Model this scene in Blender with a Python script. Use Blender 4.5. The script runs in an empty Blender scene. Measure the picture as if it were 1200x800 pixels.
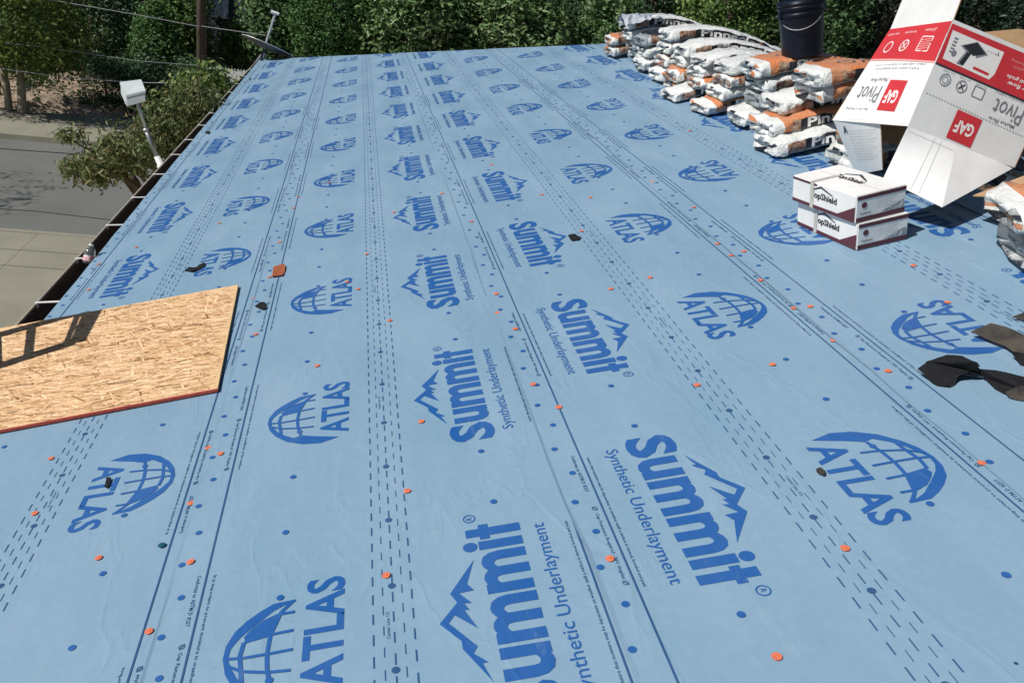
import bpy, bmesh, math, random
import numpy as np
from mathutils import Matrix, Vector

scene = bpy.context.scene
R_ = math.radians

# ------------------------------------------------------------------ camera, sky, sun, exposure
PITCH = R_(14.5)                    # roof slope
CAM_ABOVE_ROOF = 1.5305             # metres, along the roof's normal
CAM_Z = 5.6                         # camera above the street
# camera axes (x right, y down, z forward) of the roof's own axes: u up-slope, v along the eave, n normal
U_ = np.array([0.98690751, -0.1609407, 0.01056655])
V_ = np.array([-0.07910721, -0.42592034, 0.90129568])
N_ = np.array([-0.14055465, -0.89033137, -0.43307556])
FPX, CX, CY = 1000.0, 510.0, 400.0  # focal length and principal point in pixels of the 1200 x 800 photograph

cp, sp = math.cos(PITCH), math.sin(PITCH)
Z0 = CAM_Z - CAM_ABOVE_ROOF * cp
ROOF = Matrix(((cp, 0, -sp, 0), (0, 1, 0, 0), (sp, 0, cp, Z0), (0, 0, 0, 1)))   # roof frame -> world


def roof(u, v, w=0.0):
    return ROOF @ Vector((u, v, w))


cam_data = bpy.data.cameras.new('camera')
cam = bpy.data.objects.new('camera', cam_data)
scene.collection.objects.link(cam)
rx = Vector((U_[0], V_[0], N_[0])); dn = Vector((U_[1], V_[1], N_[1])); fw = Vector((U_[2], V_[2], N_[2]))
m3 = ROOF.to_3x3()
cxv, cyv, czv = m3 @ rx, m3 @ (-dn), m3 @ (-fw)
cpos = roof(0, 0, CAM_ABOVE_ROOF)
cam.matrix_world = Matrix(((cxv.x, cyv.x, czv.x, cpos.x), (cxv.y, cyv.y, czv.y, cpos.y), (cxv.z, cyv.z, czv.z, cpos.z), (0, 0, 0, 1)))
cam_data.sensor_width = 36.0
cam_data.lens = 36.0 * FPX / 1200.0
cam_data.shift_x = (600 - CX) / 1200.0
cam_data.clip_start = 0.05
cam_data.clip_end = 900
scene.camera = cam

# sun: comes from the left (down-slope) and a little from behind, given in the roof's frame
az, el = R_(24), R_(56)
sun_roof = Vector((-math.cos(el) * math.cos(az), -math.cos(el) * math.sin(az), math.sin(el)))
sun_dir = (m3 @ sun_roof).normalized()
world = bpy.data.worlds.new('World')
scene.world = world
world.use_nodes = True
wn = world.node_tree
for n in list(wn.nodes):
    wn.nodes.remove(n)
sky = wn.nodes.new('ShaderNodeTexSky')
sky.sky_type = 'NISHITA'
sky.sun_disc = False
sky.sun_elevation = math.asin(sun_dir.z)
sky.sun_rotation = math.atan2(sun_dir.x, sun_dir.y)
sky.air_density = 1.0
sky.dust_density = 0.6
bg = wn.nodes.new('ShaderNodeBackground')
bg.inputs['Strength'].default_value = 0.05
wo = wn.nodes.new('ShaderNodeOutputWorld')
wn.links.new(sky.outputs[0], bg.inputs[0])
wn.links.new(bg.outputs[0], wo.inputs[0])
sl = bpy.data.lights.new('sun', 'SUN')
sl.energy = 5.0
sl.angle = R_(0.5)
sl.color = (1.0, 0.955, 0.89)
so = bpy.data.objects.new('sun', sl)
scene.collection.objects.link(so)
so.rotation_euler = sun_dir.to_track_quat('Z', 'Y').to_euler()
so.location = (-20, -5, 30)
vs = scene.view_settings
vs.view_transform = 'Standard'
vs.look = 'None'
vs.exposure = -0.06
vs.gamma = 1.0
vs.use_curve_mapping = False

# ------------------------------------------------------------------ helpers
WM = {}                                     # world matrix of every object made here


def link(o, parent=None, mw=None):
    mw = mw.copy() if mw is not None else Matrix.Identity(4)
    scene.collection.objects.link(o)
    if parent is not None:
        o.parent = parent
        o.matrix_basis = WM[parent.name].inverted() @ mw
    else:
        o.matrix_basis = mw
    WM[o.name] = mw
    return o


def tag(o, label=None, cat=None, group=None, kind=None):
    if label: o['label'] = label
    if cat: o['category'] = cat
    if group: o['group'] = group
    if kind: o['kind'] = kind
    return o


def empty(name, mw, parent=None):
    o = bpy.data.objects.new(name, None)
    o.empty_display_size = 0.1
    return link(o, parent, mw)


def mesh_obj(name, verts, faces, mats, parent=None, mw=None, midx=None, smooth=False, me=None):
    if me is None:
        me = bpy.data.meshes.new(name)
        me.from_pydata([tuple(v) for v in verts], [], [tuple(f) for f in faces])
        for m in (mats if isinstance(mats, (list, tuple)) else [mats]):
            me.materials.append(m)
        if midx is not None:
            me.polygons.foreach_set('material_index', list(midx))
        if smooth:
            me.polygons.foreach_set('use_smooth', [True] * len(me.polygons))
        me.update()
    o = bpy.data.objects.new(name, me)
    return link(o, parent, mw)


class MB:
    """collects shapes for one mesh"""
    def __init__(self):
        self.v = []; self.f = []; self.m = []

    def add(self, vs, fs, m=0):
        b = len(self.v)
        self.v += [tuple(x) for x in vs]
        self.f += [tuple(i + b for i in f) for f in fs]
        self.m += [m] * len(fs)

    def box(self, c, s, rot=None, m=0):
        hx, hy, hz = s[0] / 2, s[1] / 2, s[2] / 2
        p = [Vector((x * hx, y * hy, z * hz)) for x in (-1, 1) for y in (-1, 1) for z in (-1, 1)]
        if rot is not None: p = [rot @ q for q in p]
        c = Vector(c)
        self.add([q + c for q in p], [(0, 1, 3, 2), (4, 6, 7, 5), (0, 4, 5, 1), (2, 3, 7, 6), (0, 2, 6, 4), (1, 5, 7, 3)], m)

    def tube(self, pts, rad, n=8, m=0, caps=True):
        pts = [Vector(p) for p in pts]
        if not hasattr(rad, '__len__'): rad = [rad] * len(pts)
        b = len(self.v)
        up = Vector((0.13, 0.31, 0.94))
        for i, p in enumerate(pts):
            d = (pts[min(i + 1, len(pts) - 1)] - pts[max(i - 1, 0)]).normalized()
            a = d.cross(up)
            if a.length < 1e-3: a = d.cross(Vector((1, 0, 0)))
            a.normalize(); c = d.cross(a)
            for k in range(n):
                t = 2 * math.pi * k / n
                self.v.append(tuple(p + (a * math.cos(t) + c * math.sin(t)) * rad[i]))
        for i in range(len(pts) - 1):
            for k in range(n):
                k2 = (k + 1) % n
                self.f.append((b + i * n + k, b + i * n + k2, b + (i + 1) * n + k2, b + (i + 1) * n + k)); self.m.append(m)
        if caps:
            self.f.append(tuple(b + k for k in range(n))[::-1]); self.m.append(m)
            e = b + (len(pts) - 1) * n
            self.f.append(tuple(e + k for k in range(n))); self.m.append(m)

    def lathe(self, prof, n=24, m=0, axis=None):
        b = len(self.v)
        for r, z in prof:
            for k in range(n):
                t = 2 * math.pi * k / n
                p = Vector((r * math.cos(t), r * math.sin(t), z))
                if axis is not None: p = axis @ p
                self.v.append(tuple(p))
        for i in range(len(prof) - 1):
            for k in range(n):
                k2 = (k + 1) % n
                self.f.append((b + i * n + k, b + i * n + k2, b + (i + 1) * n + k2, b + (i + 1) * n + k)); self.m.append(m)

    def build(self, name, mats, parent=None, mw=None, smooth=False):
        return mesh_obj(name, self.v, self.f, mats, parent, mw, self.m, smooth)


def nodes_of(mat):
    mat.use_nodes = True
    nt = mat.node_tree
    return nt, nt.nodes['Principled BSDF'], nt.links


def material(name, col, rough=0.6, noise=0.0, nscale=8.0, bump=0.0, bscale=40.0, spec=0.4, metal=0.0, col2=None, coords='Object', stretch=None, detail=5.0):
    mat = bpy.data.materials.new(name)
    nt, b, lk = nodes_of(mat)
    b.inputs['Base Color'].default_value = (*col, 1)
    b.inputs['Roughness'].default_value = rough
    b.inputs['Specular IOR Level'].default_value = spec
    b.inputs['Metallic'].default_value = metal
    tc = nt.nodes.new('ShaderNodeTexCoord')
    src = tc.outputs[coords]
    if stretch:
        mp = nt.nodes.new('ShaderNodeMapping'); mp.inputs['Scale'].default_value = stretch
        lk.new(src, mp.inputs[0]); src = mp.outputs[0]
    if noise > 0 or col2:
        nz = nt.nodes.new('ShaderNodeTexNoise'); nz.inputs['Scale'].default_value = nscale; nz.inputs['Detail'].default_value = detail
        nz.inputs['Roughness'].default_value = 0.65
        lk.new(src, nz.inputs['Vector'])
        cr = nt.nodes.new('ShaderNodeValToRGB')
        c2 = col2 if col2 else tuple(min(1, c * (1 + noise)) for c in col)
        c1 = col if col2 else tuple(c * (1 - noise) for c in col)
        cr.color_ramp.elements[0].position = 0.32; cr.color_ramp.elements[1].position = 0.68
        cr.color_ramp.elements[0].color = (*c1, 1); cr.color_ramp.elements[1].color = (*c2, 1)
        lk.new(nz.outputs[0], cr.inputs[0]); lk.new(cr.outputs[0], b.inputs['Base Color'])
    if bump > 0:
        n2 = nt.nodes.new('ShaderNodeTexNoise'); n2.inputs['Scale'].default_value = bscale; n2.inputs['Detail'].default_value = 6
        lk.new(src, n2.inputs['Vector'])
        bp = nt.nodes.new('ShaderNodeBump'); bp.inputs['Strength'].default_value = bump; bp.inputs['Distance'].default_value = 0.01
        lk.new(n2.outputs[0], bp.inputs['Height']); lk.new(bp.outputs[0], b.inputs['Normal'])
    return mat


def sheet_material(name, col, dust=0.05):
    """woven underlayment: faint weave, long shallow wrinkles, dusty patches; in world coordinates so print and sheet agree"""
    mat = bpy.data.materials.new(name)
    nt, b, lk = nodes_of(mat)
    geo = nt.nodes.new('ShaderNodeNewGeometry')
    mp = nt.nodes.new('ShaderNodeMapping'); mp.inputs['Scale'].default_value = (1.6, 0.55, 1.6)
    lk.new(geo.outputs['Position'], mp.inputs[0])
    n1 = nt.nodes.new('ShaderNodeTexNoise'); n1.inputs['Scale'].default_value = 2.6; n1.inputs['Detail'].default_value = 6; n1.inputs['Roughness'].default_value = 0.6
    lk.new(mp.outputs[0], n1.inputs['Vector'])
    n2 = nt.nodes.new('ShaderNodeTexNoise'); n2.inputs['Scale'].default_value = 34; n2.inputs['Detail'].default_value = 8; n2.inputs['Roughness'].default_value = 0.75
    lk.new(geo.outputs['Position'], n2.inputs['Vector'])
    cr = nt.nodes.new('ShaderNodeValToRGB')
    cr.color_ramp.elements[0].position = 0.3; cr.color_ramp.elements[1].position = 0.72
    cr.color_ramp.elements[0].color = (*[c * (1 - dust) for c in col], 1)
    gr = (0.36, 0.40, 0.44)
    cr.color_ramp.elements[1].color = (*[c * (1 - 1.6 * dust) + g * 1.6 * dust for c, g in zip(col, gr)], 1)
    lk.new(n1.outputs[0], cr.inputs[0])
    mx = nt.nodes.new('ShaderNodeMix'); mx.data_type = 'RGBA'; mx.blend_type = 'MULTIPLY'; mx.inputs[0].default_value = 1.0
    c2 = nt.nodes.new('ShaderNodeValToRGB')
    c2.color_ramp.elements[0].position = 0.25; c2.color_ramp.elements[1].position = 0.75
    c2.color_ramp.elements[0].color = (0.93, 0.93, 0.94, 1); c2.color_ramp.elements[1].color = (1.05, 1.05, 1.04, 1)
    lk.new(n2.outputs[0], c2.inputs[0])
    lk.new(cr.outputs[0], mx.inputs[6]); lk.new(c2.outputs[0], mx.inputs[7])
    # loose grit: sparse small dark specks
    vo = nt.nodes.new('ShaderNodeTexVoronoi'); vo.inputs['Scale'].default_value = 46; vo.feature = 'F1'
    lk.new(geo.outputs['Position'], vo.inputs['Vector'])
    n4 = nt.nodes.new('ShaderNodeTexNoise'); n4.inputs['Scale'].default_value = 1.7; n4.inputs['Detail'].default_value = 3
    lk.new(geo.outputs['Position'], n4.inputs['Vector'])
    mr = nt.nodes.new('ShaderNodeMapRange'); mr.inputs[1].default_value = 0.52; mr.inputs[2].default_value = 0.75; mr.inputs[3].default_value = 0.02; mr.inputs[4].default_value = 0.16
    lk.new(n4.outputs[0], mr.inputs[0])
    lt = nt.nodes.new('ShaderNodeMath'); lt.operation = 'LESS_THAN'
    lk.new(vo.outputs['Distance'], lt.inputs[0]); lk.new(mr.outputs[0], lt.inputs[1])
    mul = nt.nodes.new('ShaderNodeMath'); mul.operation = 'MULTIPLY'; mul.inputs[1].default_value = 0.45
    lk.new(lt.outputs[0], mul.inputs[0])
    mg = nt.nodes.new('ShaderNodeMix'); mg.data_type = 'RGBA'
    mg.inputs[7].default_value = (0.10, 0.13, 0.17, 1)
    lk.new(mul.outputs[0], mg.inputs[0]); lk.new(mx.outputs[2], mg.inputs[6])
    lk.new(mg.outputs[2], b.inputs['Base Color'])
    # pale scuffs dragged along the courses
    m5 = nt.nodes.new('ShaderNodeMapping'); m5.inputs['Scale'].default_value = (9, 1.6, 9); m5.inputs['Rotation'].default_value = (0, 0, .5)
    lk.new(geo.outputs['Position'], m5.inputs[0])
    n5 = nt.nodes.new('ShaderNodeTexNoise'); n5.inputs['Scale'].default_value = 2.0; n5.inputs['Detail'].default_value = 9; n5.inputs['Roughness'].default_value = .8; n5.inputs['Distortion'].default_value = 1.2
    lk.new(m5.outputs[0], n5.inputs['Vector'])
    r5 = nt.nodes.new('ShaderNodeMapRange'); r5.inputs[1].default_value = .58; r5.inputs[2].default_value = .80; r5.inputs[3].default_value = 0; r5.inputs[4].default_value = .30
    lk.new(n5.outputs[0], r5.inputs[0])
    m6 = nt.nodes.new('ShaderNodeMix'); m6.data_type = 'RGBA'; m6.inputs[7].default_value = (.40, .45, .49, 1)
    lk.new(r5.outputs[0], m6.inputs[0]); lk.new(mg.outputs[2], m6.inputs[6]); lk.new(m6.outputs[2], b.inputs['Base Color'])
    rr_ = nt.nodes.new('ShaderNodeMapRange'); rr_.inputs[1].default_value = .3; rr_.inputs[2].default_value = .7; rr_.inputs[3].default_value = .36; rr_.inputs[4].default_value = .56
    lk.new(n1.outputs[0], rr_.inputs[0]); lk.new(rr_.outputs[0], b.inputs['Roughness'])
    b.inputs['Specular IOR Level'].default_value = 0.42
    # wrinkles + weave
    m2 = nt.nodes.new('ShaderNodeMapping'); m2.inputs['Scale'].default_value = (3.0, 1.1, 3.0); m2.inputs['Rotation'].default_value = (0, 0, 0.35)
    lk.new(geo.outputs['Position'], m2.inputs[0])
    n3 = nt.nodes.new('ShaderNodeTexNoise'); n3.inputs['Scale'].default_value = 2.2; n3.inputs['Detail'].default_value = 4; n3.inputs['Distortion'].default_value = 0.8
    lk.new(m2.outputs[0], n3.inputs['Vector'])
    b1 = nt.nodes.new('ShaderNodeBump'); b1.inputs['Strength'].default_value = 0.20; b1.inputs['Distance'].default_value = 0.014
    m7 = nt.nodes.new('ShaderNodeMapping'); m7.inputs['Scale'].default_value = (1.5, .7, 1.5); m7.inputs['Rotation'].default_value = (0, 0, -.4)
    lk.new(geo.outputs['Position'], m7.inputs[0])
    mxv = nt.nodes.new('ShaderNodeMix'); mxv.data_type = 'VECTOR'; mxv.inputs[0].default_value = .35
    lk.new(m7.outputs[0], mxv.inputs[4]); lk.new(n3.outputs[1], mxv.inputs[5])
    v7 = nt.nodes.new('ShaderNodeTexVoronoi'); v7.feature = 'DISTANCE_TO_EDGE'; v7.inputs['Scale'].default_value = 2.1
    lk.new(mxv.outputs[1], v7.inputs['Vector'])
    r7 = nt.nodes.new('ShaderNodeMapRange'); r7.inputs[1].default_value = 0; r7.inputs[2].default_value = .05; r7.inputs[3].default_value = .30; r7.inputs[4].default_value = 0
    lk.new(v7.outputs['Distance'], r7.inputs[0])
    ad = nt.nodes.new('ShaderNodeMath'); ad.operation = 'ADD'
    lk.new(n3.outputs[0], ad.inputs[0]); lk.new(r7.outputs[0], ad.inputs[1])
    lk.new(ad.outputs[0], b1.inputs['Height'])
    b2 = nt.nodes.new('ShaderNodeBump'); b2.inputs['Strength'].default_value = 0.10; b2.inputs['Distance'].default_value = 0.002
    lk.new(n2.outputs[0], b2.inputs['Height']); lk.new(b1.outputs[0], b2.inputs['Normal'])
    lk.new(b2.outputs[0], b.inputs['Normal'])
    return mat


def leaf_material(name, cols, trans=0.25, rough=0.5):
    mat = bpy.data.materials.new(name)
    nt, b, lk = nodes_of(mat)
    at = nt.nodes.new('ShaderNodeAttribute'); at.attribute_name = 'tint'
    cr = nt.nodes.new('ShaderNodeValToRGB')
    el = cr.color_ramp.elements
    el[0].position = 0.0; el[1].position = 1.0
    el[0].color = (*cols[0], 1); el[1].color = (*cols[-1], 1)
    for i, c in enumerate(cols[1:-1]):
        e = el.new((i + 1) / (len(cols) - 1)); e.color = (*c, 1)
    lk.new(at.outputs['Fac'], cr.inputs[0])
    lk.new(cr.outputs[0], b.inputs['Base Color'])
    b.inputs['Roughness'].default_value = rough
    b.inputs['Specular IOR Level'].default_value = 0.35
    tr = nt.nodes.new('ShaderNodeBsdfTranslucent')
    lk.new(cr.outputs[0], tr.inputs[0])
    ms = nt.nodes.new('ShaderNodeMixShader'); ms.inputs[0].default_value = trans
    out = nt.nodes['Material Output']
    lk.new(b.outputs[0], ms.inputs[1]); lk.new(tr.outputs[0], ms.inputs[2]); lk.new(ms.outputs[0], out.inputs[0])
    return mat


def leaves(name, centers, size, mat, parent, seed, droop=0.0, aspect=2.2, tint=None, up=0.3, out=None):
    """one crown: thousands of bent leaf faces (two triangles each)"""
    rng = np.random.default_rng(seed)
    n = len(centers)
    d = rng.normal(size=(n, 3)); d[:, 2] = d[:, 2] * 0.55 - droop
    d /= np.linalg.norm(d, axis=1)[:, None]
    nn = rng.normal(size=(n, 3)) * 0.75; nn[:, 2] += up
    if out is not None: nn += 1.25 * out
    d = d - nn * (np.sum(d * nn, axis=1) / (np.sum(nn * nn, axis=1) + 1e-9))[:, None] * 0.8
    d /= np.linalg.norm(d, axis=1)[:, None] + 1e-9
    s = np.cross(d, nn); s /= (np.linalg.norm(s, axis=1)[:, None] + 1e-9)
    nrm = np.cross(s, d)
    L = size * rng.uniform(0.6, 1.35, n)[:, None]
    W = L / aspect
    c = np.asarray(centers)
    p0 = c - d * L * 0.5
    p1 = c + s * W * 0.5 + nrm * L * 0.06
    p2 = c + d * L * 0.5 - nrm * L * 0.08
    p3 = c - s * W * 0.5 + nrm * L * 0.06
    V = np.stack([p0, p1, p2, p3], axis=1).reshape(-1, 3)
    me = bpy.data.meshes.new(name)
    me.vertices.add(4 * n); me.vertices.foreach_set('co', V.astype(np.float32).ravel())
    idx = np.arange(n) * 4
    F = np.stack([idx, idx + 1, idx + 2, idx, idx + 2, idx + 3], axis=1).ravel().astype(np.int32)
    me.loops.add(6 * n); me.loops.foreach_set('vertex_index', F)
    me.polygons.add(2 * n)
    me.polygons.foreach_set('loop_start', np.arange(0, 6 * n, 3, dtype=np.int32))
    me.polygons.foreach_set('loop_total', np.full(2 * n, 3, dtype=np.int32))
    a = me.attributes.new('tint', 'FLOAT', 'FACE')
    t = np.clip(rng.normal(0.5, 0.2, n) if tint is None else tint + rng.normal(0, 0.13, n), 0, 1)
    a.data.foreach_set('value', np.repeat(t, 2).astype(np.float32))
    me.materials.append(mat)
    me.update(calc_edges=True)
    o = bpy.data.objects.new(name, me)
    return link(o, parent, WM[parent.name] if False else Matrix.Identity(4))


# text -> flat triangles in a unit-less plane, cached
_tx = {}


def text_geo(s, bold=0.0, res=3):
    k = (s, bold, res)
    if k in _tx: return _tx[k]
    cu = bpy.data.curves.new('t', 'FONT')
    cu.body = s; cu.size = 1.0; cu.offset = bold; cu.resolution_u = res
    cu.fill_mode = 'FRONT'
    o = bpy.data.objects.new('t', cu)
    scene.collection.objects.link(o)
    dg = bpy.context.evaluated_depsgraph_get()
    oe = o.evaluated_get(dg)
    me = oe.to_mesh()
    v = np.array([x.co[:2] for x in me.vertices]); f = [tuple(p.vertices) for p in me.polygons]
    oe.to_mesh_clear()
    bpy.data.objects.remove(o); bpy.data.curves.remove(cu)
    _tx[k] = (v, f)
    return v, f


def put_text(mb, s, box, z=0.0, bold=0.0, m=0, flip=False, res=3, fn=None, mirror=False):
    """fit text s into box (x0, y0, x1, y1) of the flat template; flip turns it by 180 degrees"""
    v, f = text_geo(s, bold, res)
    a, b_ = v.min(0), v.max(0)
    q = (v - a) / (b_ - a)
    if flip: q = 1 - q
    x = box[0] + q[:, 0] * (box[2] - box[0]); y = box[1] + q[:, 1] * (box[3] - box[1])
    if fn is None:
        mb.add([(x[i], y[i], z) for i in range(len(x))], f, m)
    else:
        mb.add([fn(x[i], y[i], z) for i in range(len(x))], f, m)


def strip(mb, pts, w, z=0.0, m=0, fn=None):
    """a flat line of width w along pts"""
    P = [Vector((p[0], p[1])) for p in pts]
    a = []; b = []
    for i, p in enumerate(P):
        d = (P[min(i + 1, len(P) - 1)] - P[max(i - 1, 0)]).normalized()
        n = Vector((-d.y, d.x)) * (w / 2)
        a.append(p + n); b.append(p - n)
    vs = [(q.x, q.y, z) for q in a] + [(q.x, q.y, z) for q in b]
    if fn: vs = [fn(*q) for q in vs]
    n = len(P)
    mb.add(vs, [(i, n + i, n + i + 1, i + 1) for i in range(n - 1)], m)


def disc(mb, c, r, z=0.0, n=12, m=0, fn=None, ry=None):
    vs = [(c[0] + r * math.cos(2 * math.pi * k / n), c[1] + (ry or r) * math.sin(2 * math.pi * k / n), z) for k in range(n)]
    if fn: vs = [fn(*q) for q in vs]
    mb.add(vs, [tuple(range(n))], m)


def ring(mb, c, r0, r1, z=0.0, n=20, m=0, fn=None):
    vs = [(c[0] + r * math.cos(2 * math.pi * k / n), c[1] + r * math.sin(2 * math.pi * k / n), z) for r in (r0, r1) for k in range(n)]
    if fn: vs = [fn(*q) for q in vs]
    mb.add(vs, [(k, (k + 1) % n, n + (k + 1) % n, n + k) for k in range(n)], m)


def poly(mb, pts, z=0.0, m=0, fn=None):
    from mathutils.geometry import tessellate_polygon
    vs = [Vector((p[0], p[1], 0)) for p in pts]
    tris = tessellate_polygon([vs])
    out = [(p[0], p[1], z) for p in pts]
    if fn: out = [fn(*q) for q in out]
    area = sum(pts[i][0] * pts[(i + 1) % len(pts)][1] - pts[(i + 1) % len(pts)][0] * pts[i][1] for i in range(len(pts)))
    fs = []
    for t in tris:
        a, b, c = (Vector(pts[i]) for i in t)
        cr = (b.x - a.x) * (c.y - a.y) - (b.y - a.y) * (c.x - a.x)
        fs.append(tuple(t) if cr > 0 else tuple(reversed(t)))
    mb.add(out, fs, m)


# pixel of the photograph -> a real point, on the roof, on the street or at a given distance
def ray(px, py):
    d = np.array([(px - CX) / FPX, (py - CY) / FPX, 1.0])
    return np.array([d @ U_, d @ V_, d @ N_])


def rp(px, py, w=0.0):
    d = ray(px, py); t = (w - CAM_ABOVE_ROOF) / d[2]
    return d[0] * t, d[1] * t


def rv(px, py, v):
    """roof-frame point at distance v along the eave"""
    d = ray(px, py); t = v / d[1]
    return Vector((d[0] * t, v, CAM_ABOVE_ROOF + d[2] * t))


def ground_at(px, py, z=0.0):
    d = m3 @ Vector(ray(px, py)); t = (z - CAM_Z) / d.z
    return Vector((cpos.x + d.x * t, cpos.y + d.y * t, z))


def at(px, py, Y):
    d = m3 @ Vector(ray(px, py)); t = Y / d.y
    return Vector((cpos.x + d.x * t, Y, cpos.z + d.z * t))


# ------------------------------------------------------------------ materials
M = {}
M['sheet'] = sheet_material('blue_underlayment', (0.207, 0.345, 0.478), 0.085)
M['print'] = sheet_material('blue_print', (0.013, 0.098, 0.335), 0.03)
M['fine'] = sheet_material('dark_blue_print', (0.026, 0.088, 0.215), 0.02)
M['asphalt'] = material('asphalt', (0.150, 0.158, 0.148), 0.9, 0.13, 0.55, 0.5, 60, coords='Object', detail=12)
M['concrete'] = material('concrete', (0.262, 0.252, 0.198), 0.9, 0.12, 0.9, 0.3, 50, coords='Object', detail=12)
M['soil'] = material('soil', (0.17, 0.13, 0.09), 0.95, 0.3, 3, 0.6, 30)
M['dry_leaf'] = material('dry_bank', (0.30, 0.23, 0.17), 0.95, 0.45, 5, 0.8, 30)
M['stucco'] = material('stucco', (0.55, 0.50, 0.42), 0.9, 0.08, 3, 0.3, 90)
M['white_metal'] = material('white_metal', (0.72, 0.73, 0.72), 0.45, 0.05, 8)
M['gutter'] = material('gutter_brown', (0.085, 0.068, 0.058), 0.5, 0.3, 6)
M['lip'] = material('gutter_lip', (0.42, 0.38, 0.31), 0.5, 0.2, 20)
M['deck'] = material('roof_deck', (0.42, 0.30, 0.18), 0.85, 0.2, 12)
M['grey_metal'] = material('grey_metal', (0.30, 0.31, 0.33), 0.4, 0.1, 20, metal=0.6)
M['galv'] = material('galvanised', (0.52, 0.54, 0.56), 0.42, 0.15, 25, metal=0.5)
M['dark_metal'] = material('dark_metal', (0.045, 0.045, 0.05), 0.5, 0.2, 12)
M['box_paint'] = material('pale_box_paint', (0.46, 0.51, 0.53), 0.5, 0.06, 10)
M['black_plastic'] = material('black_plastic', (0.005, 0.007, 0.015), 0.38, 0.2, 14, spec=0.25)
M['cap_orange'] = material('orange_cap', (0.62, 0.165, 0.085), 0.55, 0.25, 160)
M['cap_teal'] = material('teal_cap', (0.012, 0.09, 0.14), 0.35, 0.1, 30)
M['steel'] = material('steel', (0.5, 0.5, 0.5), 0.35, metal=0.8)
M['carton_white'] = material('carton_white', (0.74, 0.745, 0.74), 0.55, 0.05, 7, 0.45, 6)
M['carton_tan'] = material('carton_tan', (0.42, 0.27, 0.145), 0.85, 0.12, 14, 0.2, 40)
M['carton_grey'] = material('carton_print_grey', (0.20, 0.21, 0.24), 0.6)
M['red'] = material('carton_red', (0.56, 0.035, 0.045), 0.5, 0.08, 6)
M['white_ink'] = material('white_ink', (0.78, 0.77, 0.75), 0.5)
M['pink_ink'] = material('pink_ink', (0.72, 0.36, 0.34), 0.5)
M['maroon'] = material('maroon_ink', (0.10, 0.028, 0.040), 0.5, 0.1, 10)
M['ink'] = material('black_ink', (0.022, 0.024, 0.03), 0.45)
M['tape'] = material('packing_tape', (0.50, 0.49, 0.44), 0.25, 0.1, 20, spec=0.6)
def wrap_material(name, col, col2, nscale=9.0, rough=.34, bump=.30):
    """printed plastic wrap: sharp creases from a distorted cell pattern, dusty and worn patches"""
    mat = bpy.data.materials.new(name)
    nt, b, lk = nodes_of(mat)
    geo = nt.nodes.new('ShaderNodeNewGeometry')
    n1 = nt.nodes.new('ShaderNodeTexNoise'); n1.inputs['Scale'].default_value = nscale; n1.inputs['Detail'].default_value = 7; n1.inputs['Roughness'].default_value = .7
    lk.new(geo.outputs['Position'], n1.inputs['Vector'])
    cr_ = nt.nodes.new('ShaderNodeValToRGB'); cr_.color_ramp.elements[0].position = .40; cr_.color_ramp.elements[1].position = .66
    cr_.color_ramp.elements[0].color = (*col, 1); cr_.color_ramp.elements[1].color = (*col2, 1)
    lk.new(n1.outputs[0], cr_.inputs[0]); lk.new(cr_.outputs[0], b.inputs['Base Color'])
    b.inputs['Roughness'].default_value = rough; b.inputs['Specular IOR Level'].default_value = .5
    n2 = nt.nodes.new('ShaderNodeTexNoise'); n2.inputs['Scale'].default_value = 14; n2.inputs['Detail'].default_value = 3
    lk.new(geo.outputs['Position'], n2.inputs['Vector'])
    mx = nt.nodes.new('ShaderNodeMix'); mx.data_type = 'VECTOR'; mx.inputs[0].default_value = .12
    lk.new(geo.outputs['Position'], mx.inputs[4]); lk.new(n2.outputs[1], mx.inputs[5])
    vo = nt.nodes.new('ShaderNodeTexVoronoi'); vo.feature = 'DISTANCE_TO_EDGE'; vo.inputs['Scale'].default_value = 15
    lk.new(mx.outputs[1], vo.inputs['Vector'])
    mr = nt.nodes.new('ShaderNodeMapRange'); mr.inputs[1].default_value = 0; mr.inputs[2].default_value = .22
    lk.new(vo.outputs['Distance'], mr.inputs[0])
    b1 = nt.nodes.new('ShaderNodeBump'); b1.inputs['Strength'].default_value = bump; b1.inputs['Distance'].default_value = .012
    lk.new(mr.outputs[0], b1.inputs['Height'])
    b2 = nt.nodes.new('ShaderNodeBump'); b2.inputs['Strength'].default_value = .38; b2.inputs['Distance'].default_value = .02
    lk.new(n2.outputs[0], b2.inputs['Height']); lk.new(b1.outputs[0], b2.inputs['Normal']); lk.new(b2.outputs[0], b.inputs['Normal'])
    return mat


M['bag_white'] = wrap_material('wrap_white', (0.74, 0.76, 0.75), (0.56, 0.58, 0.57))
M['bag_grey'] = wrap_material('wrap_grey', (0.22, 0.25, 0.28), (0.45, 0.48, 0.48))
M['bag_orange'] = wrap_material('wrap_orange', (0.60, 0.20, 0.075), (0.50, 0.27, 0.16))
M['bag_black'] = wrap_material('wrap_black', (0.012, 0.014, 0.024), (0.035, 0.036, 0.044))
M['bag_photo'] = wrap_material('wrap_photo_print', (0.15, 0.045, 0.022), (0.50, 0.38, 0.28), 34)
M['film'] = material('clear_film', (0.42, 0.46, 0.52), 0.18, 0.2, 10, 0.5, 24, spec=0.6)
M['shingle'] = material('asphalt_shingle_dark', (0.006, 0.0065, 0.009), 0.85, 0.4, 120, 0.6, 260)
M['shingle_back'] = material('asphalt_shingle_worn', (0.016, 0.016, 0.018), 0.85, 0, 9, 0.5, 160, col2=(0.085, 0.070, 0.054))
M['shingle_rust'] = material('shingle_rust', (0.30, 0.085, 0.035), 0.85, 0.35, 60, 0.6, 160)
M['red_edge'] = material('board_edge_paint', (0.42, 0.075, 0.055), 0.7, 0.15, 30)
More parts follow.
